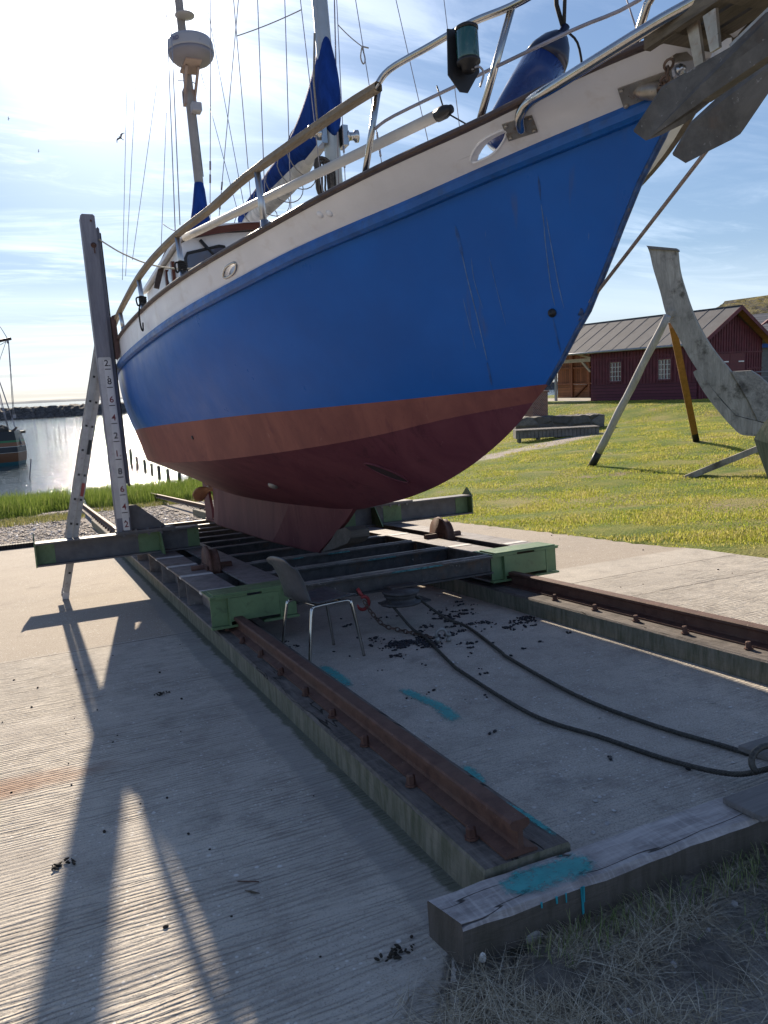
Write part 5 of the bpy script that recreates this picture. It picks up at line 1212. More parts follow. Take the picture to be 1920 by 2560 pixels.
# ------------------------------------------------------------------ barn
GP = Vector((33.1, 29.5, 0)); DR = Vector((-.13, .9915, 0)).normalized(); NF = Vector((-DR[1], DR[0], 0))   # NF faces the camera
HZ = .18
HM = Matrix(((DR[0], NF[0], 0, GP[0]), (DR[1], NF[1], 0, GP[1]), (0,0,1,HZ), (0,0,0,1)))       # local: x along ridge, y to the front, z up
HMI = HM.inverted()
def facade(px, py, yl=2.7):
    o = HMI @ CAMPOS; d = HMI.to_3x3() @ ray(px, py); return o + d*((yl-o[1])/d[1])
def gable(px, py, xl=0.0):
    o = HMI @ CAMPOS; d = HMI.to_3x3() @ ray(px, py); return o + d*((xl-o[0])/d[0])
barn = empty('barn', (HM @ Vector((0,0,0)))[:], 'dark red boarded barn with grey roof, white framed windows and an open timber bay', 'barn')
M['barnred'] = simple('barn_red', (.115,.022,.036), .7, scale=3, var=.25); M['barnlow'] = mat_boards('barn_lower_boards', (.125,.034,.052), .17, 'z', .1, .10)
M['barnbrown'] = mat_boards('barn_inner_boards', (.25,.10,.05), .20, 'y', .25, .10); M['timberlight'] = simple('pale_timber', (.46,.36,.26), .8, scale=5)
M['timberbrown'] = simple('brown_timber', (.24,.10,.055), .8, scale=5); M['roofgrey'] = simple('felt_roof', (.125,.122,.125), .85, scale=1.2, var=.12)
HW, EAV, RID, XR, XL_ = 2.7, 2.92, 4.49, 0.0, 15.0
mb = MB(HM); XW = 6.95
mb.box(.05, XW, HW-.10, HW, .9, EAV+.02)
x = .1
while x < XW: mb.box(x, x+.05, HW+.002, HW+.03, .92, EAV); x += .215
mb.box(.03, XW, HW+.003, HW+.04, 2.27, 2.33); mb.build('front_wall', M['barnred'], barn)
mb = MB(HM); mb.box(.04, XW+.01, HW-.08, HW+.02, -.3, .895); mb.build('lower_boarding', M['barnlow'], barn)
mb = MB(HM)
mb.prism([(0.0,-HW,-.3),(0.0,HW-.12,-.3),(0.0,HW-.12,EAV),(0.0,0,RID-.12),(0.0,-HW,EAV)], (.05,0,0))
y = -HW+.05
while y < HW-.1:
    zt = EAV + (RID-.14-EAV)*(1-abs(y)/HW); mb.box(-.032, -.002, y, y+.05, .0, zt); y += .215
mb.box(-.045, -.0325, -HW, HW-.1, 2.25, 2.32); mb.box(-.045, -.0325, -HW, -1.3, 1.4, 1.46); mb.build('gable_wall', M['barnred'], barn)
mb = MB(HM); mb.box(XW, XW+.06, -HW+.05, HW-.14, -.2, EAV); mb.box(.06, XW, -HW, -HW+.08, -.3, EAV); mb.build('side_wall', M['barnred'], barn)
gd = MB(HM); gd.box(-.075, -.046, -1.05, .15, -.1, 2.22); gd.box(-.075, -.046, .18, 1.35, -.1, 2.22); dr = gd.build('door', simple('door_red', (.125,.022,.034), .65), barn)
gd = MB(HM); gd.box(-.10, -.0765, -1.0, -.55, 1.78, 1.84); gd.box(-.10, -.0765, .30, .7, 1.78, 1.84); gd.build('strap_hinge', M['white'], dr)
rf = MB(HM); OV, OE = .55, .38
def roofz(y): return RID - (RID-EAV)*abs(y)/HW
for s in (1, -1):
    y1 = s*(HW+OE); rf.prism([(-OV,0,RID),(XL_,0,RID),(XL_,y1,roofz(y1)),(-OV,y1,roofz(y1))], (0,0,.07))
rf.build('roof', M['roofgrey'], barn)
rb_ = MB(HM); xx = .35
while xx < XL_: 
    rb_.bar((xx,.02,RID+.078),(xx,HW+OE,roofz(HW+OE)+.076), .03, .014); xx += .95
rb_.bar((-OV,0,RID+.08),(XL_,0,RID+.08), .18, .03); rb_.build('roof_seam', simple('roof_seam_grey', (.15,.147,.15), .8), barn)
rb_ = MB(HM); rb_.tube([(-OV+.1,HW+OE+.05,roofz(HW+OE)-.0),(XL_,HW+OE+.05,roofz(HW+OE)-.0)], .06, 8); rb_.build('gutter', simple('zinc_gutter', (.30,.31,.33), .45, .6), barn)
bg_ = MB(HM)
for s in (1, -1):
    y1 = s*(HW+OE); bg_.prism([(-OV-.03,0,RID+.09),(-OV-.03,y1,roofz(y1)+.09),(-OV-.03,y1,roofz(y1)-.13),(-OV-.03,0,RID-.13)], (.029,0,0))
bg_.build('bargeboard', M['barnred'], barn)
so = MB(HM)
for s in (1, -1):
    y1 = s*(HW+OE); so.prism([(-OV+.001,0,RID-.03),(-.05,0,RID-.03),(-.05,y1,roofz(y1)-.03),(-OV+.001,y1,roofz(y1)-.03)], (0,0,.026))
so.build('soffit', wood('soffit_boards', (.40,.20,.09), (.26,.12,.05), 'Y', 4), barn)
def barn_window(x0, x1, z0, z1, lit):
    f = MB(HM); yf = HW+.031
    for a, b, c, d in ((x0-.09,x1+.09,z1,z1+.09),(x0-.09,x1+.09,z0-.09,z0),(x0-.09,x0,z0,z1),(x1,x1+.09,z0,z1)): f.box(a, b, yf, yf+.03, c, d)
    fo = f.build('window', M['barnred'], barn)
    g = MB(HM); g.box(x0, x1, yf-.02, yf-.01, z0, z1); g.build('pane', mat_glass('barn_glass' , (.03,.035,.045) if not lit else (.10,.12,.14), .04), fo)  # lit look is only a paler glass colour
    b_ = MB(HM)
    for i in range(5): q = x0+(x1-x0)*i/4; b_.box(q-.011, q+.011, yf-.009, yf+.008, z0, z1)
    for i in range(5): q = z0+(z1-z0)*i/4; b_.box(x0, x1, yf-.008, yf+.007, q-.011, q+.011)
    b_.build('glazing_bar', simple('window_white', (.62,.61,.60), .5), fo)
for (xa, ya, xb, yb), lit in (((1526,905.5,1554,953), 0), ((1647,898,1678,948), 1)):
    p, q = facade(xa, yb), facade(xb, ya); barn_window(min(p[0],q[0]), max(p[0],q[0]), p[2], q[2], lit)
# open bay
mb = MB(HM); mb.box(XW+.07, XL_, -HW, -HW+.06, .9, EAV+.4); mb.build('bay_back_wall', M['barnbrown'], barn)
mb = MB(HM); mb.box(XW+.07, XL_, -HW+.001, -HW+.07, -.1, .895); mb.build('bay_back_boarding', mat_boards('bay_low_boards', (.27,.12,.06), .18, 'z', .2, .08), barn)
mb = MB(HM)
for x_ in np.arange(7.3, 15, 1.55): mb.box(x_, x_+.14, -HW+.08, -HW+.2, 0, EAV)
for z_ in (.9, 1.95): mb.box(XW+.07, XL_, -HW+.075, -HW+.17, z_, z_+.1)
for x_ in (8.85, 11.95): 
    for s in (1, -1): mb.bar((x_+.07, -HW+.14, 2.35), (x_+.07+s*.75, -HW+.14, EAV), .10, .10, (0,1,0)); mb.bar((x_+.2, -HW+.13, .9), (x_+1.4, -HW+.13, .05), .09, .09, (0,1,0)); mb.bar((x_-.1, -HW+.13, 1.95), (x_-1.2, -HW+.13, 1.1), .09, .09, (0,1,0))
mb.build('bay_frame', M['timberbrown'], barn)
mb = MB(HM); mb.box(XW+.07, XL_, HW-.12, HW+.0, 2.22, 2.42)
for x_ in (7.0, 11.3): mb.bar((x_, HW-.06, 2.42), (x_+2.1, HW-.06, EAV+.05), .10, .12, (0,1,0)); mb.bar((x_+4.2, HW-.06, 2.42), (x_+2.1, HW-.06, EAV+.05), .10, .12, (0,1,0)); mb.box(x_+2.04, x_+2.16, HW-.12, HW-.01, 2.42, EAV+.1)
mb.bar((XW+.1, HW-.06, 1.65), (XW+.75, HW-.06, 2.25), .10, .10, (0,1,0)); mb.build('truss', M['timberlight'], barn)
mb = MB(HM)
for x_ in (9.75, 13.5): mb.box(x_, x_+.13, HW-.13, HW-.01, -.3, 2.215)
mb.build('bay_post', simple('grey_bay_post', (.30,.30,.31), .6), barn)
mb = MB(HM); mb.box(XW+.08, XL_, -HW, HW+.2, -.3, .02); mb.build('bay_floor', simple('bay_floor_concrete', (.42,.39,.35), .9), barn)
def mat_stone(name, a, b, sc, mortar=(.10,.09,.08)):
    t = NT(name); v = t.mapped((1,1,1.3)); c = t.mix(t.voro(sc, v, out='Color'), a, b); e = t.voro(sc, v, 'DISTANCE_TO_EDGE'); k = t.math('SUBTRACT', 1.0, t.ramp(e, .02, .07))
    c = t.mix(t.ramp(t.noise(sc*4, 6, .7), .35, .7, 0, .5), c, tuple(x*.5 for x in a)); t.set(Base_Color=t.mix(k, c, mortar), Roughness=.9); t.bump(t.ramp(e, 0, .15), .8, .08); return t.m
# brick pier, stone wall, boardwalk left of the barn
pp = wd(1344, 1012, 33.0)
def mat_brick(name):
    t = NT(name); n = t.N.new('ShaderNodeTexBrick'); n.inputs['Scale'].default_value = 4.5; n.inputs['Mortar Size'].default_value = .03
    n.inputs['Color1'].default_value = (.22,.075,.05,1); n.inputs['Color2'].default_value = (.13,.045,.035,1); n.inputs['Mortar'].default_value = (.30,.27,.24,1)
    P = t.sep(t.coord()); t.L.new(t.comb(t.math('ADD', P[0], P[1]), P[2], 0.0), n.inputs['Vector']); t.set(Base_Color=n.outputs['Color'], Roughness=.9); return t.m
mb = MB(); c = wd(1338, 1012, 35.0); mb.box(c[0]-.4, c[0]+.4, c[1]-.4, c[1]+.4, terrain(c[0], c[1])-.3, c[2]+.55)
mb.box(c[0]-.45, c[0]+.45, c[1]-.45, c[1]+.45, c[2]+.552, c[2]+.62)
tag(mb.build('brick_pier', mat_brick('pier_brick')), 'low brick pier partly hidden by the bow, left of the open barn bay', 'pier')
mb = MB(); A0, A1 = wd(1290, 1072, 33.5), wd(1512, 1064, 33.5); rows = []; rr = random.Random(9)
for i in range(25):
    p = A0.lerp(A1, i/24); b = Vector((.45,.9,0)); z0 = min(p.z, terrain(p.x, p.y))-.4; zt = A0.z+.45+rr.uniform(-.03,.03)
    rows.append([(p.x, p.y, z0), (p.x+rr.uniform(-.03,.03), p.y, (z0+zt)/2), (p.x+.03, p.y+.03, zt), (p.x+b.x, p.y+b.y, zt+.02), (p.x+b.x, p.y+b.y, z0)])
mb.grid(rows, False, flip=False); mb.f.append((0,1,2,3,4)); mb.f.append(tuple(24*5+k for k in (4,3,2,1,0))); mb.sm += [False]*2; mb.mi += [0]*2
tag(mb.build('stone_wall', mat_stone('field_stone', (.07,.066,.062), (.21,.195,.18), 1.6)), 'low field stone retaining wall below the barn', 'wall')
mb = MB(); A0, A1 = wd(1290, 1079, 31.0), wd(1500, 1068, 31.0); dd_ = (A1-A0); 
for i in range(22):
    a, b = A0+dd_*(i/22), A0+dd_*((i+.9)/22); mb.prism([a, b, b+Vector((.35,.75,0)), a+Vector((.35,.75,0))], (0,0,.045)); mb.prism([a+Vector((.03,.06,-.003)), b+Vector((.03,.06,-.003)), b+Vector((.33,.70,-.003)), a+Vector((.33,.70,-.003))], (0,0,-.30))
for i in (1, 6, 11, 16, 21): a = A0+dd_*(i/22)+Vector((.1,.2,0)); mb.box(a.x-.06, a.x+.06, a.y-.06, a.y+.06, a.z-.7, a.z-.005)
tag(mb.build('boardwalk', M['plank']), 'low grey boardwalk in front of the field stone wall', 'boardwalk')
# houses behind the barn
def mat_moss():
    t = NT('mossy_thatch'); c = t.mix(t.ramp(t.noise(1.3, 8, .8), .42, .58), (.06,.055,.025), (.32,.25,.045)); c = t.mix(t.ramp(t.noise(1.1, 6, .7), .52, .62), c, (.07,.06,.05))
    t.set(Base_Color=c, Roughness=.95); t.bump(t.noise(1.3, 8, .8), 1.0, .6); return t.m
th_ = empty('thatched_house', wd(1880, 925, 58)[:], 'house with a mossy thatched roof rising behind the barn gable', 'house')
r0, r1, r2, r3 = wd(1816,752,60), wd(2080,716,58), wd(2080,800,50), wd(1755,797,53)
mb = MB(); bk0, bk1 = Vector((r0.x*2-r3.x, r0.y*2-r3.y, r3.z)), Vector((r1.x*2-r2.x, r1.y*2-r2.y, r2.z)); rows = []; rr = random.Random(12)
for i in range(13):
    rows.append([r0.lerp(r3, i/12).lerp(r1.lerp(r2, i/12), j/24)+Vector((0,0,.10*rr.uniform(-1,1)*(0 < i < 12))) for j in range(25)])
mb.grid(rows, True); mb.add([r0, r1, bk1, bk0], [(0,1,2,3)]); mb.add([r0, r3, bk0], [(0,1,2)]); mb.build('roof', mat_moss(), th_)
mb = MB(); c0_, c1_ = r3.lerp(bk0, .1), r2.lerp(bk1, .1); k0, k1 = bk0.lerp(r3, .1), bk1.lerp(r2, .1)
mb.prism([(p.x, p.y, 0) for p in (c0_, c1_, k1, k0)], (0,0,r3.z-.05)); mb.build('wall', simple('house_wall_grey', (.22,.23,.25), .8), th_)
sh = empty('slate_roofed_house', wd(1900, 930, 47)[:], 'grey house with slate roof and a blue band, right of the barn gable', 'house')
a0, a1, b0, b1 = wd(1852,793,50), wd(2100,770,48), wd(1880,850,45), wd(2100,850,44)
mb = MB(); mb.prism([a0, a1, b1, b0], (.1,.3,.12)); mb.build('roof', mat_boards('slate_courses', (.16,.16,.17), .18, 'z', .12, .12), sh)
mb = MB(); q0, q1 = wd(1882,850,45.6), wd(2100,850,44.6); mb.prism([q0, q1, q1+Vector((2,4,0)), q0+Vector((2,4,0))], (0,0,-q0.z-.2)); mb.build('wall', simple('slate_house_wall', (.16,.17,.19), .8), sh)
mb = MB(); mb.prism([wd(1884,850,45.4), wd(2100,848,44.4), wd(2100,868,44.4), wd(1882,869,45.4)], FWD*.05); mb.build('blue_band', simple('blue_sheet', (.02,.09,.36), .6), sh)
mb = MB(); mb.prism([wd(1893,821,44.5), wd(1925,795,44.5), wd(1960,822,44.5), wd(1925,803,44.5)], FWD*.4); mb.build('dormer', M['barnred'], sh)
mb = MB(); P0, P1 = wd(1888,930,40), wd(2050,922,39.5)
for dz in (0, -.28): mb.tube([P0+Vector((0,0,dz)), P1+Vector((0,0,dz))], .035, 6)
for i in range(5): p = P0.lerp(P1, i/4); mb.tube([p, (p.x, p.y, terrain(p.x, p.y))], .03, 6)
tag(mb.build('railing', M['radar']), 'white painted railing at the right edge beyond the barn', 'railing')

# ------------------------------------------------------------------ timber ship stem on the lawn
def c6(x, y): return (1280+x/2.592, 560+y/2.592)
tw_ = wood('weathered_oak_stem', (.46,.425,.38), (.27,.25,.225), 'Z', 3.2, .85, .5, (.10,.09,.075))
stem = empty('ship_stem', wd(1859,1089,19.4)[:], 'tall curved weathered oak ship stem propped up on the lawn', 'sculpture')
left = [(878,150),(895,200),(915,290),(960,440),(1000,590),(1060,700),(1140,850),(1200,945)]
right = [(1590,1275),(1540,1160),(1480,1060),(1415,955),(1320,840),(1240,720),(1170,580),(1120,440),(1080,300),(1065,165)]
def poly6(pts, D): return [wd(*c6(x, y), D) for x, y in pts]
EXT = (ray(1690,860).normalized()*.30+RIGHT*.06)
def sm2(pts, k=4): return [(p[0], p[1]) for p in smooth_path([(a, b, 0) for a, b in pts], k)]
mb = MB(); mb.prism(poly6(sm2(left)+[(1300,1070),(1450,1240)]+sm2(right), 19.4), EXT); mb.build('stem_timber', tw_, stem)
mb = MB(); mb.prism(poly6(sm2([(1200,946),(1178,955),(1182,985),(1250,1100),(1350,1230),(1440,1330),(1490,1366),(1565,1374),(1590,1370),(1592,1278),(1450,1243),(1300,1073)], 2), 19.38), EXT*.95); mb.build('apron_timber', tw_, stem)
mb = MB(); mb.prism(poly6([(1418,957),(1545,950),(1600,985),(1680,1060),(1850,1160),(2100,1250),(2100,1420),(1900,1330),(1592,1276),(1540,1158),(1480,1058)], 19.36), EXT*1.15); mb.build('keel_timber', wood('weathered_oak_keel', (.44,.41,.37), (.20,.185,.175), 'Y', 3, .85, .6, (.06,.055,.05)), stem)
mb = MB(); mb.prism(poly6([(1592,1280),(2100,1425),(2100,1500),(1588,1372)], 19.37), EXT*.8); mb.build('keel_shoe', tw_, stem)
mb = MB(); mb.prism(poly6([(870,140),(1068,158),(1072,172),(884,160)], 19.35), EXT*1.1); mb.build('lead_cap', simple('lead_cap_grey', (.14,.13,.13), .6), stem)
mb = MB(); mb.prism(poly6([(995,560),(1045,563),(1045,600),(1000,598)], 19.3), EXT*.5); mb.build('stop_block', tw_, stem)
def prop(foot, top, r, square, mat, label, tip):
    root = empty('prop_pole', foot[:], label, 'prop', 'props under the ship stem'); d = top-foot; a = foot+d*.10
    if square:
        m_ = MB(); m_.bar(a, top, r*2, r*2, RIGHT, r*1.9, r*1.9); m_.build('shaft', mat, root); m_ = MB(); m_.bar(foot-d*.02, a-d*.0005, r*2.03, r*2.03, RIGHT); m_.build('tarred_foot', M['black'], root)
    else:
        pts = [a+d*(.9*i/12)+RIGHT*.007*sin(i*1.3) for i in range(13)]; m_ = MB(); m_.tube(pts, [r*(1.02-.1*i/12+.04*sin(i*2.1)) for i in range(13)], 14); m_.build('shaft', mat, root); m_ = MB(); m_.tube([foot-d*.02, a-d*.0005], r*1.04, 14); m_.build('tarred_foot', M['black'], root)
prop(ground_hit(1480,1164), wd(1669,789,19.0), .10, False, wood('silver_pole', (.50,.48,.47), (.33,.315,.31), 'Z', 4, .7, .3), 'round silver grey pole propping the ship stem, its foot tarred black', 0)
prop(ground_hit(1741,1104), wd(1681,812,20.0), .095, True, wood('orange_prop_timber', (.36,.19,.07), (.22,.115,.045), 'Z', 4, .7, .3), 'square orange brown timber propping the ship stem from behind', 1)
mb = MB(); g = ground_hit(1712,1194); mb.bar(g+Vector((0,0,-.02)), wd(1935,1105,16.6), .20, .13); tag(mb.build('ground_beam', tw_), 'grey squared beam lying aslant on the lawn beside the green cover', 'beam')
mb = MB(); D0 = 8.2; f_ = [(1884.5,1097,D0+.3),(1902,1068,D0+.1),(1921,1044,D0),(1990,1010,D0+.4),(2040,1230,D0+.3),(1930,1225,D0),(1912,1175,D0+.15),(1897,1135,D0+.25)]; cpt = wd(1925,1110,D0-.25); pts_ = [wd(*p) for p in f_]; n_ = len(pts_)
mb.add(pts_+[cpt]+[p+ray(1890,1110).normalized()*.9 for p in pts_], [(i, (i+1) % n_, n_) for i in range(n_)]+[((i+1) % n_, i, n_+1+i, n_+1+(i+1) % n_) for i in range(n_)]+[tuple(n_+1+i for i in range(n_))])
for p in (wd(1960,1200,D0+.5), wd(2020,1200,D0+.6)): mb.tube([p, (p.x, p.y, terrain(p.x, p.y))], .03, 6)
tag(mb.build('green_cover', fabric('green_tarpaulin', (.002,.015,.0125))), 'dark green tarpaulin cover on a frame at the right edge of the lawn', 'cover')

# ------------------------------------------------------------------ harbour
def mat_bands():
    t = NT('barge_paint_bands'); z = t.sep(t.coord('Object'))[2]; z = t.math('SUBTRACT', z, t.math('MULTIPLY', t.math('POWER', t.math('MAXIMUM', t.math('ADD', t.sep(t.coord('Object'))[0], 0.0), 0.0), 2.0), .0))
    r = t.N.new('ShaderNodeValToRGB'); r.color_ramp.interpolation = 'CONSTANT'; L_ = [(0,(.02,.10,.12)),(.10,(.16,.065,.03)),(.36,(.5,.48,.45)),(.375,(.012,.016,.03)),(.53,(.5,.48,.45)),(.545,(.22,.08,.035)),(.66,(.03,.17,.06)),(.715,(.012,.012,.013))]
    cr_ = r.color_ramp
    while len(cr_.elements) < len(L_): cr_.elements.new(.5)
    for e, (p, c) in zip(cr_.elements, L_): e.position = p; e.color = (*c, 1)
    t.L.new(t.math('DIVIDE', z, 2.15), r.inputs[0]); t.set(Base_Color=r.outputs[0], Roughness=.4); return t.m
bw0 = wz(44, 1162, ZWATER); DB = (bw0-CAMPOS).dot(FWD); rh = Vector((RIGHT.x, RIGHT.y, 0)).normalized(); fh = Vector((FWD.x, FWD.y, 0)).normalized()
ax_l = (-rh*.93 + fh*.37).normalized(); ay_l = Vector((ax_l.y, -ax_l.x, 0))
BMX = Matrix(((ax_l.x, ay_l.x, 0, bw0.x), (ax_l.y, ay_l.y, 0, bw0.y), (0,0,1,ZWATER), (0,0,0,1)))
barge = empty('moored_boat', bw0[:], 'moored traditional boat with brown, navy and green bands at the left edge', 'boat')
hb2 = MB(BMX); 
for s in (-1, 1):
    rows = []
    for z in np.linspace(-.3, 2.12, 10):
        q = (z+.3)/2.4; rake = -.05+.02*q - .28*max(0, q-.55)*2*0; row_ = []
        for i in range(26):
            tt = i/25; x_ = rake - .12*sin(pi*q) + tt*13; hbm = 2.1*(1-(1-min(1, tt*13/3.2))**2.2)**.5*(.80+.2*sin(pi*min(1, q*.9+.08)))*(1 if tt < .75 else 1-((tt-.75)/.25)**2*.6)
            row_.append((x_, s*hbm, z + (.35*max(0, 1-tt*13/4)**2 if z > 1 else 0)*0))
        rows.append(row_)
    hb2.grid(rows, True, flip=s > 0)
hb2.build('hull', mat_bands(), barge)
mb = MB(BMX); mb.box(.6, 13, -1.5, 1.5, 1.9, 2.06); mb.build('deck', M['cap'], barge)
def bp(x, y): return wd(x/5.028, 780+y/5.028, DB+.3)
mb = MB(); mb.tube([bp(100,1560), bp(215,1445)], [.10,.06], 8); mb.build('bitt', M['cap'], barge)
mb = MB(); mb.tube([bp(138,335), bp(-400,440)], .09, 8); mb.build('sprit', M['cap'], barge)
mb = MB()
for a, b, r_ in (((0,180),(95,335),.022),((105,380),(165,1300),.022),((110,380),(185,1340),.018),((-10,860),(150,1330),.035),((150,1330),(250,1620),.03),((-10,1000),(110,1480),.03),((-10,620),(75,370),.018),((0,415),(75,370),.018),((-20,1030),(90,1450),.018),((150,1560),(275,1690),.03),((200,1480),(270,1660),.045)): mb.tube([bp(*a), bp(*b)], r_, 6)
mb.lathe([(.05,-.1),(.08,0),(.05,.1)], bp(98,375), (0,0,1), 8); mb.box(*[v for k in range(3) for v in (bp(180,1310)[k]-.10, bp(180,1310)[k]+.10)]); mb.build('rigging', M['wire'], barge)
mb = MB(BMX); rr = random.Random(3)
for i in range(14): mb.sphere((.5+rr.uniform(0,2.4), rr.uniform(-1.1,1.1), 2.05+rr.uniform(0,.25)), rr.uniform(.12,.28), 7, 5)
mb.build('deck_gear', simple('deck_gear_dark', (.05,.05,.045), .8), barge)
mb = MB(); a = wz(69.6,1196,ZWATER); Ds = (a-CAMPOS).dot(FWD); mb.tube([a-Vector((0,0,.5)), wd(77.6,1147,Ds)], .03, 6); tag(mb.build('stake', simple('stake_grey', (.16,.15,.17), .7)), 'thin leaning stake standing in the water by the moored boat', 'stake')
for i, (px, yt, yb) in enumerate(((326,1122,1166),(341,1141,1171),(361,1149,1178),(378,1158,1186),(396,1164,1194),(418.6,1172,1202),(447.5,1181,1208),(475,1190,1213))):
    a = wz(px, yb, ZWATER); Dp = (a-CAMPOS).dot(FWD); t_ = wd(px, yt, Dp); mb = MB(); mb.tube([(t_.x, t_.y, ZWATER-.8), (t_.x, t_.y, t_.z-.03), t_], [.085,.08,.065], 9)
    tag(mb.build('wooden_pile', simple('pile_dark', (.05,.045,.04), .8, var=.4)), 'dark wooden pile in the row standing in the shallow water behind the stern', 'pile', 'row of piles in the water')
def breakwater():
    A = wz(-900, 1051.5+40, ZWATER); a = wz(0,1051.5,ZWATER); b = wz(231,1038.5,ZWATER); d = (b-a).normalized(); d.z = 0; nrm_ = Vector((-d.y, d.x, 0)); 
    if nrm_.dot(fh) < 0: nrm_ = -nrm_
    rr = np.random.default_rng(4); L_ = 260; rows = []; prof = [(0,-.8),(1.0,.2),(2.0,.9),(3.0,1.7),(4.0,2.4),(5,2.75),(6.5,2.8),(8,2.5),(11,.4),(13,-1)]
    for i in range(int(L_/.7)):
        s = -60+i*.7; row_ = []
        for k, (o, z) in enumerate(prof): row_.append(a + d*(s+rr.uniform(-.3,.3)) + nrm_*(o+rr.uniform(-.35,.35)) + Vector((0,0,z+rr.uniform(-.28,.28))))
        rows.append(row_)
    mb = MB(); mb.grid(rows, False); t = mat_stone('breakwater_rock', (.07,.06,.055), (.17,.15,.135), .9, (.03,.028,.026))
    tag(mb.build('breakwater', t), 'long low breakwater of dark boulders across the water', 'breakwater')
breakwater()
def bird(px, py, D, sc, lab, roll=0.6):
    c = wd(px, py, D); root = empty('bird', c[:], lab, 'bird')
    R_ = Matrix((RIGHT, UP, -FWD)).transposed() @ Matrix.Rotation(roll, 3, 'Z')
    T = Matrix.Translation(c) @ R_.to_4x4() @ Matrix.Scale(sc, 4)
    m1 = simple('plumage', (.16,.14,.13), .8) if 'plumage' not in bpy.data.materials else bpy.data.materials['plumage']
    mb = MB(T); mb.lathe([(.01,-.26),(.05,-.14),(.075,0),(.07,.12),(.045,.19),(.05,.225),(.03,.26),(.008,.30)], (0,0,0), (0,1,0), 10); mb.prism([(-.02,-.22,0),(.02,-.22,0),(.07,-.36,0),(-.07,-.36,0)], (0,0,.01)); mb.build('body', m1, root)
    for s in (-1, 1):
        mb = MB(T); mb.grid([[(s*(.04+.0),.10,.01),(s*.04,-.06,.01)],[(s*.24,.20,.10),(s*.24,.0,.10)],[(s*.44,.16,.12),(s*.46,.04,.12)],[(s*.66,-.02,.06),(s*.64,-.06,.06)]], True, flip=s > 0); o = mb.build('wing', m1, root); md = o.modifiers.new('thickness', 'SOLIDIFY'); md.thickness = .012
bird(302, 345, 22, .27, 'bird in flight with bent wings between the post and the mizzen stays', .9)
bird(22, 297, 60, .26, 'tiny bird high up near the left edge of the sky', 1.6); bird(97, 378, 60, .22, 'tiny bird lower in the sky, above the post', 1.5)

# ------------------------------------------------------------------ vegetation and litter
def blades(name, base, height, width, lean, cols, mat, seg=2, flat=0.0, curl=.35, seed=1, label='', cat=''):
    """many tapering blades in one mesh; base (n,3)"""
    r = np.random.default_rng(seed); n = len(base); a = r.uniform(0, 2*pi, n); dirv = np.stack([np.cos(a), np.sin(a), np.zeros(n)], 1); sd = np.stack([-np.sin(a), np.cos(a), np.zeros(n)], 1)
    h = height*r.uniform(.55, 1.25, n); ln = lean*r.uniform(.2, 1.6, n); V = []; 
    for k in range(seg+1):
        t = k/seg; w = width*(1-t**1.5)*.5
        up = np.sin(t*(1.3-flat))*(1-flat); out = ln*(t**(1+curl*2))
        c = base + dirv*(h*out)[:,None] + np.array([0,0,1])*(h*up*(1-.25*ln*t))[:,None]
        if k < seg: V += [c - sd*(w if np.ndim(w) == 0 else w[:,None]), c + sd*(w if np.ndim(w) == 0 else w[:,None])]
        else: V += [c]
    V = np.stack(V, 1); m = V.shape[1]; idx = np.arange(n)*m; F = []
    faces = []
    for k in range(seg-1): faces.append(np.stack([idx+2*k, idx+2*k+1, idx+2*k+3, idx+2*k+2], 1))
    quads = np.concatenate(faces) if faces else np.zeros((0,4), int); tris = np.stack([idx+2*(seg-1), idx+2*(seg-1)+1, idx+2*seg], 1)
    me = bpy.data.meshes.new(name); nv = n*m; me.vertices.add(nv); org = V.reshape(-1,3).mean(0); me.vertices.foreach_set('co', (V.reshape(-1,3)-org).astype(np.float32).ravel())
    lt = np.concatenate([np.full(len(quads), 4), np.full(len(tris), 3)]); li = np.concatenate([quads.ravel(), tris.ravel()])
    me.loops.add(len(li)); me.loops.foreach_set('vertex_index', li.astype(np.int32)); me.polygons.add(len(lt)); ls = np.concatenate([[0], np.cumsum(lt)[:-1]])
    me.polygons.foreach_set('loop_start', ls.astype(np.int32)); me.update(calc_edges=True); me.validate()
    at = me.attributes.new('tint', 'FLOAT', 'POINT'); at.data.foreach_set('value', np.repeat(cols, m).astype(np.float32))
    me.materials.append(mat); o = bpy.data.objects.new(name, me); COL.objects.link(o); o.location = org; stuff(o, label, cat); return o
def mat_blade(name, a, b, c, trans=.35):
    t = NT(name); at = t.N.new('ShaderNodeAttribute'); at.attribute_name = 'tint'; r = t.N.new('ShaderNodeValToRGB'); e = r.color_ramp.elements; e[0].color = (*a, 1); e[1].color = (*c, 1); m_ = e.new(.5); m_.color = (*b, 1)
    t.L.new(at.outputs['Fac'], r.inputs[0]); t.set(Base_Color=r.outputs[0], Roughness=.6, Specular_IOR_Level=.25)
    tr = t.N.new('ShaderNodeBsdfTranslucent'); t.L.new(r.outputs[0], tr.inputs[0]); mx = t.N.new('ShaderNodeMixShader'); mx.inputs[0].default_value = trans
    t.L.new(t.bsdf.outputs[0], mx.inputs[1]); t.L.new(tr.outputs[0], mx.inputs[2]); t.L.new(mx.outputs[0], t.out.inputs[0]); return t.m
TV = np.vectorize(terrain)
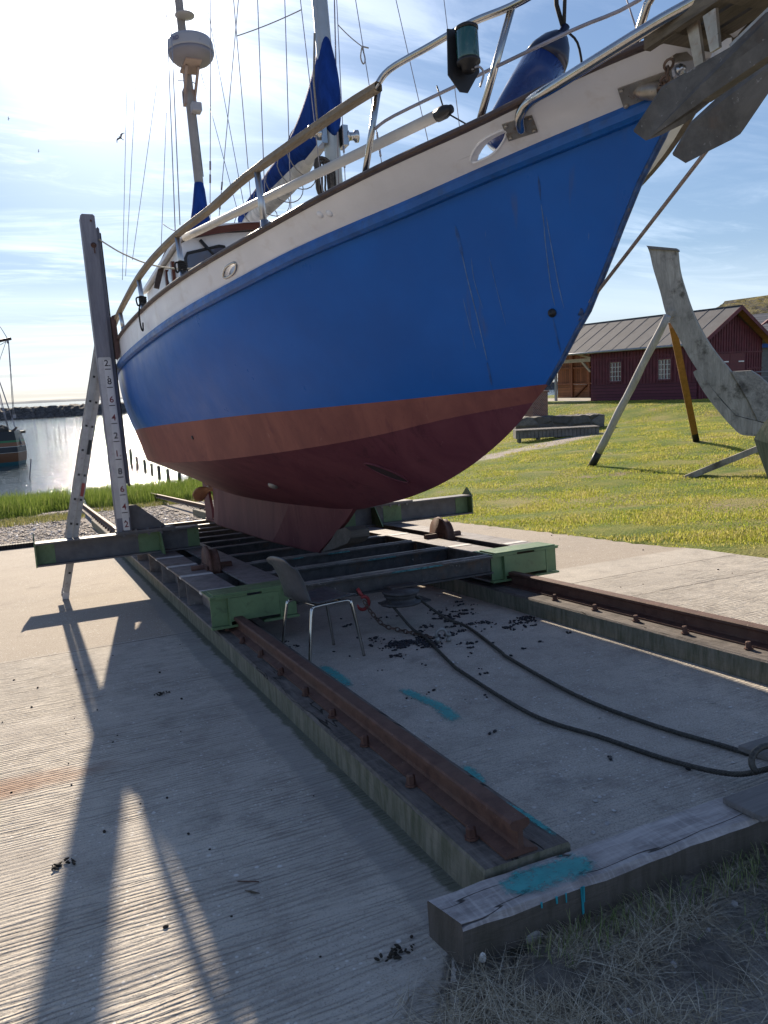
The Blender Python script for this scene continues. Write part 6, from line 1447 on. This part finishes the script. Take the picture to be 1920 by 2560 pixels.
def lawn():
    r = np.random.default_rng(21); n = 330000
    D = 5+40*r.uniform(0, 1, n)**1.35; ang = r.uniform(radians(-2), radians(29), n)*1.0 + radians(24.26) - radians(0)
    x = np.sin(ang)*D; y = np.cos(ang)*D; ph = np.sin(x*2.3+1.1*np.sin(y*1.7))*np.cos(y*2.1+.7*np.sin(x*1.9)); dpath = abs((x-9.4)*-.30+(y-21.5)*.954 + .5*np.sin(x*1.3)*np.cos(y)); bare = np.sin(x*.9+2)*np.sin(y*1.1+.6*np.sin(x*.5))
    e = np.interp(y, [3,4.3,5.92,6.39,7.16,9.02,11.3,13.9,16.2,40], [8.2,7.95,7.2,7.0,6.79,6.77,6.69,6.57,6.5,6.5]) + .05*np.sin(y*7)+.04*np.sin(y*17+1)
    k = (x > e) & (r.uniform(0, 1, n) < np.clip(.72+.5*ph-.35*(bare > .72)-.8*((dpath < .6) & (x > 7) & (x < 21)), .06, 1)); 
    q = np.stack([x, y], 1); hl = np.stack([(x-33.1)*DR.x+(y-29.5)*DR.y, (x-33.1)*NF.x+(y-29.5)*NF.y], 1); k &= ~((hl[:,0] > -.1) & (abs(hl[:,1]) < 2.85))
    x, y, ph = x[k], y[k], ph[k]; z = TV(x, y)+.0; D = D[k]; h = .045+.025*np.clip(ph, -.5, 1)
    edge = np.clip(1-(x-np.interp(y, [3,4.3,5.92,7.16,9.02,13.9,40], [8.2,7.95,7.2,6.79,6.77,6.57,6.5]))/.5, 0, 1)
    col = np.clip(.48+.22*ph+r.normal(0, .17, len(x)) + .22*edge, 0, 1)
    return blades('lawn_grass', np.stack([x, y, z], 1), h*1.0, .008+.0008*D.mean()*0+.0012*np.clip(D, 0, 30)*.35, .75, col, mat_blade('lawn_blades', (.13,.24,.025), (.40,.41,.06), (.62,.52,.22), .55), 2, label='short sunlit lawn grass, yellow green with worn patches', cat='grass')
def blades_w(*a, **k): return blades(*a, **k)
lawn()
def reeds():
    r = np.random.default_rng(8); n = 46000; x = r.uniform(-7, 11, n); y = 26+9*r.uniform(0, 1, n)**1.2
    front = np.interp(x, [-7,-1,.4,1.6,2.4,4.4,6,9,11], [24.6,25.8,27.4,28.6,27.3,26.4,26.6,27,28]) + .5*np.sin(x*2.3)+.3*np.sin(x*5.1)
    k = (y > front) & ~((abs(x-1.32) < .16) & (y < 30)) & ~((abs(x-1.42) < .3) & (y > 29.0)) ; x, y = x[k], y[k]; z = np.maximum(TV(x, y)-.03, ZWATER-.35)
    h = .58+.12*np.sin(x*1.7)*np.sin(y*1.3); h = h*np.clip(.45+(y-front[k])*.5, .45, 1)
    return blades('marsh_grass', np.stack([x, y, z], 1), h, .022, .30, np.clip(.45+r.normal(0, .2, len(x)), 0, 1), mat_blade('marsh_blades', (.09,.15,.02), (.19,.26,.045), (.34,.36,.13), .4), 3, label='tall bright green marsh grass along the water edge', cat='grass')
reeds()
def strand_stones():
    r = np.random.default_rng(44); n = 11000; x = r.uniform(-3.5, 6.8, n); y = 16.3+11*r.uniform(0, 1, n)**1.2; k = ~((abs(x-1.32) < .2) | (abs(x-3.815) < .25)); x, y = x[k], y[k]; n = len(x); s_ = r.uniform(.012, .04, n)*np.where(r.uniform(0,1,n) < .06, 1.8, 1); z = TV(x, y)-.03+s_*.2
    o6 = np.array([(1,0,0),(0,1,0),(-1,0,0),(0,-1,0),(0,0,.6),(0,0,-.6)]); V = np.stack([x, y, z], 1)[:,None,:] + o6[None]*s_[:,None,None]*r.uniform(.6,1.3,(n,6,1)); F0 = np.array([(0,1,4),(1,2,4),(2,3,4),(3,0,4),(1,0,5),(2,1,5),(3,2,5),(0,3,5)])
    F_ = (np.arange(n)*6)[:,None,None]+F0[None]; me = bpy.data.meshes.new('strand_stones'); org = V.reshape(-1,3).mean(0); me.vertices.add(n*6); me.vertices.foreach_set('co', (V.reshape(-1,3)-org).astype(np.float32).ravel())
    me.loops.add(n*24); me.loops.foreach_set('vertex_index', F_.ravel().astype(np.int32)); me.polygons.add(n*8); me.polygons.foreach_set('loop_start', (np.arange(n*8)*3).astype(np.int32)); me.update(calc_edges=True); me.validate()
    at = me.attributes.new('tint', 'FLOAT', 'POINT'); at.data.foreach_set('value', np.repeat(r.uniform(0,1,n), 6).astype(np.float32)); me.materials.append(mat_blade('strand_stone', (.09,.075,.07), (.30,.25,.22), (.72,.68,.64), 0.0)); o = bpy.data.objects.new('strand_stones', me); COL.objects.link(o); o.location = org; stuff(o, 'loose stones and shells of the gravel strand below the concrete', 'gravel')
strand_stones()
def shore_tufts():
    r = np.random.default_rng(18); n = 5000; x = np.concatenate([r.uniform(-4, 1.2, n), r.uniform(1.5, 7, n//3)]); y = np.concatenate([24.6-2.0*r.uniform(0, 1, n)**2+.25*(x[:n]+1), 26-.8*r.uniform(0, 1, n//3)**2]); z = TV(x, y)-.02
    return blades('strand_grass', np.stack([x, y, z], 1), .16, .016, .7, np.clip(.6+r.normal(0, .2, len(x)), 0, 1), mat_blade('strand_blades', (.13,.19,.03), (.25,.26,.07), (.40,.34,.18), .4), 2, label='sparse low grass on the gravel strand in front of the marsh grass', cat='grass')
shore_tufts()
def dry_grass():
    r = np.random.default_rng(5); P = []
    def patch(cx, cy, sx, sy, n): P.append(np.stack([r.normal(cx, sx, n), r.normal(cy, sy, n)], 1))
    patch(1.05,1.55,.16,.12,1800); patch(.85,1.35,.16,.16,1500); patch(1.3,1.40,.22,.12,1100); patch(2.0,1.66,.32,.09,2200); patch(2.5,1.55,.3,.14,1800); patch(1.6,1.70,.25,.06,900); patch(1.25,1.75,.12,.05,500); patch(2.1,1.35,.3,.1,700)
    patch(1.45,1.78,.35,.05,420); patch(2.0,1.70,.25,.10,900); patch(2.25,1.45,.30,.15,1500); patch(1.35,1.62,.28,.07,700); patch(.95,1.62,.16,.10,900); patch(1.1,1.45,.22,.08,600); patch(.75,1.45,.12,.14,500); patch(1.6,1.25,.35,.12,900); patch(2.4,1.75,.3,.06,500); patch(.9,1.2,.25,.12,400)
    P = np.concatenate(P); nz_ = np.sin(P[:,0]*9+1.3*np.sin(P[:,1]*13))*np.cos(P[:,1]*15+1.1*np.sin(P[:,0]*11)); P = P[r.uniform(0, 1, len(P)) < np.clip(.38+.95*nz_, .04, 1)]; k = (P[:,1] < 1.84) & (P[:,0] > np.array([dirt_x(min(v, 1.92)) for v in P[:,1]])-.02); P = P[k]; z = TV(P[:,0], P[:,1])-.012
    b = np.column_stack([P, z]); blades('dry_grass', b, .095, .0022, 1.5, np.clip(.55+r.normal(0, .28, len(P)), 0, 1), mat_blade('straw_blades', (.14,.115,.08), (.46,.39,.27), (.78,.72,.58), .3), 4, .35, seed=6, label='dry straw coloured grass on the soil before the end timber', cat='grass')
    n = 520; q = np.concatenate([np.stack([r.uniform(1.15, 2.6, n), r.uniform(1.70, 1.83, n)], 1), np.stack([r.normal(2.3,.25,n), r.normal(1.55,.1,n)], 1)]); q = q[q[:,1] < 1.845]
    blades('green_grass', np.column_stack([q, TV(q[:,0], q[:,1])-.01]), .085, .0032, .55, np.clip(.5+r.normal(0, .25, len(q)), 0, 1), mat_blade('young_blades', (.09,.15,.04), (.20,.26,.09), (.45,.42,.24), .35), 4, .05, seed=9, label='thin green grass blades growing against the end timber', cat='grass')
dry_grass()
def lumps(name, centres, size, seed, mat, label, cat, sc=(1,.5,.45)):
    r = random.Random(seed); mb = MB(SLIP)
    for x, y, s in centres:
        R_ = Matrix.Rotation(r.uniform(0, 6.3), 3, 'Z') @ Matrix.Rotation(r.uniform(-.6, .6), 3, 'X'); mb.sphere((x, y, s*size*.32), s*size, 6, 4, sc, R_)
    return stuff(mb.build(name, mat), label, cat)
r = random.Random(31); cs = []
def cluster(cx, cy, sx, sy, nc, per, sg):
    for i in range(nc):
        x0, y0 = r.gauss(cx, sx), r.gauss(cy, sy); n_ = int(per*r.uniform(.3, 1.6)); sg_ = sg*r.uniform(.5, 1.5)
        for k in range(n_):
            x, y = r.gauss(x0, sg_*1.3), r.gauss(y0, sg_)
            if 1.56 < x < 3.56: cs.append((x, y, r.uniform(.35, 1.15)))
for a_ in ((2.43,5.10,.13,.09,13,26,.03),(2.6,5.0,.07,.05,4,22,.025),(2.95,5.62,.12,.10,9,14,.03),(3.2,5.2,.24,.10,16,15,.03),(2.85,5.30,.14,.10,7,12,.025),(2.9,5.0,.3,.2,9,7,.02),(2.2,5.5,.15,.2,5,7,.02),(3.25,5.9,.12,.12,6,7,.02),(2.5,4.6,.5,.4,14,3,.012),(2.9,6.2,.4,.2,9,6,.02),(1.62,5.4,.04,.25,5,7,.02),(2.2,3.6,.5,.8,12,2,.01)): cluster(*a_)
lumps('mussel_shells', cs, .016, 2, M['shell'], 'heaps of black mussel shells scraped off onto the concrete under the bow', 'mussels')
cs = [(r.uniform(1.6,3.5), r.uniform(2.2,5.6), r.uniform(.25,1.0)**2) for _ in range(420)] + [(r.gauss(2.9,.4), r.gauss(5.25,.25), r.uniform(.2,.6)) for _ in range(90)]
lumps('shell_flakes', cs, .013, 3, simple('flake_white', (.52,.51,.49), .7, var=.3, scale=40), 'pale shell and paint flakes strewn over the concrete', 'flakes', (1,.75,.05))
cs = [(r.uniform(-1.4,1.0), r.uniform(2.0,6.4), r.uniform(.3,1.1)) for _ in range(70)] + [(r.uniform(4.2,6.6), r.uniform(4.5,9), r.uniform(.4,1.2)) for _ in range(16)]
lumps('dirt_crumbs', cs, .010, 4, simple('crumb_dark', (.035,.028,.022), .9), 'dark crumbs of dirt and weed scattered on the concrete', 'crumbs', (1,.7,.6))
def pebbles():
    rr = random.Random(77); mb = MB()
    for i in range(900):
        x, y = rr.uniform(.45, 3.0), rr.uniform(.9, 1.86)
        if x < dirt_x(min(y, 1.9))-.05: continue
        s = rr.uniform(.003,.010)*(1.8 if rr.random() < .05 else 1); mb.sphere((x, y, terrain(x, y)-.008+s*.3), s, 6, 4, (1,rr.uniform(.6,1),.7), Matrix.Rotation(rr.uniform(0,6), 3, 'Z'))
    stuff(mb.build('pebbles', M['stone']), 'small grey pebbles in the soil in the foreground', 'pebbles')
pebbles()
def rock(px, py, size, lab, seed, mat, name='stone'):
    p = pw(px, py, -.005); rr = random.Random(seed); bm = bmesh.new(); bmesh.ops.create_icosphere(bm, subdivisions=2, radius=1)
    for v in bm.verts: v.co = Vector((v.co.x*size[0], v.co.y*size[1], v.co.z*size[2]))*(1+rr.uniform(-.14,.14)) + p + Vector((0,0,size[2]*.5))
    mb = MB(SLIP); mb.bm(bm); tag(mb.build(name, mat), lab, 'stone')
rock(1325, 2345, (.045,.03,.026), 'pale angular stone lying against the foot of the end timber', 1, M['stone'])
rock(1385, 2475, (.016,.014,.012), 'small reddish stone in the soil below the pale angular stone', 2, paint('stone_rose', (.30,.22,.20), .8))
rock(1205, 2402, (.012,.016,.022), 'small white chip standing near the corner of the end timber', 3, simple('chip_white', (.72,.70,.66), .7))
for px, py, s, lab, sd_ in ((404,1736,.022,'black clump of weed on the concrete near the post shadow',1),(1010,2415*1,.020,'brown tangled scrap of weed on the concrete near the soil edge',2),(150,2165,.020,'brown scrap of weed on the sunlit concrete at the left',3)):
    p = pw(px, py, 0) if py < 2400 else pw(985, 2388, 0); mb = MB(SLIP); rr = random.Random(sd_)
    for i in range(26): mb.sphere(p+Vector((rr.gauss(0, s*1.2), rr.gauss(0, s*.6), rr.uniform(.001,.012))), rr.uniform(.003,.008), 6, 4, (1.6,.7,.6), Matrix.Rotation(rr.uniform(0,6), 3, 'Z'))
    tag(mb.build('weed_clump', simple('weed_%d' % 0, (.03,.024,.016), .9)), lab, 'weed')
mb = MB(SLIP); a, b = pw(594,2203,.004), pw(647,2204,.004); mb.tube([a, b], .0022, 6); tag(mb.build('nail', M['rust']), 'thin dark nail lying on the concrete', 'nail')
mb = MB(SLIP); a, b = pw(612,2227,.003), pw(650,2234,.003); mb.prism([a, a.lerp(b,.5)+Vector((0,.008,0)), b, a.lerp(b,.5)+Vector((0,-.008,0))], (0,0,.002)); tag(mb.build('leaf', simple('leaf_brown', (.08,.06,.035), .8)), 'dry brown leaf lying beside the nail', 'leaf')
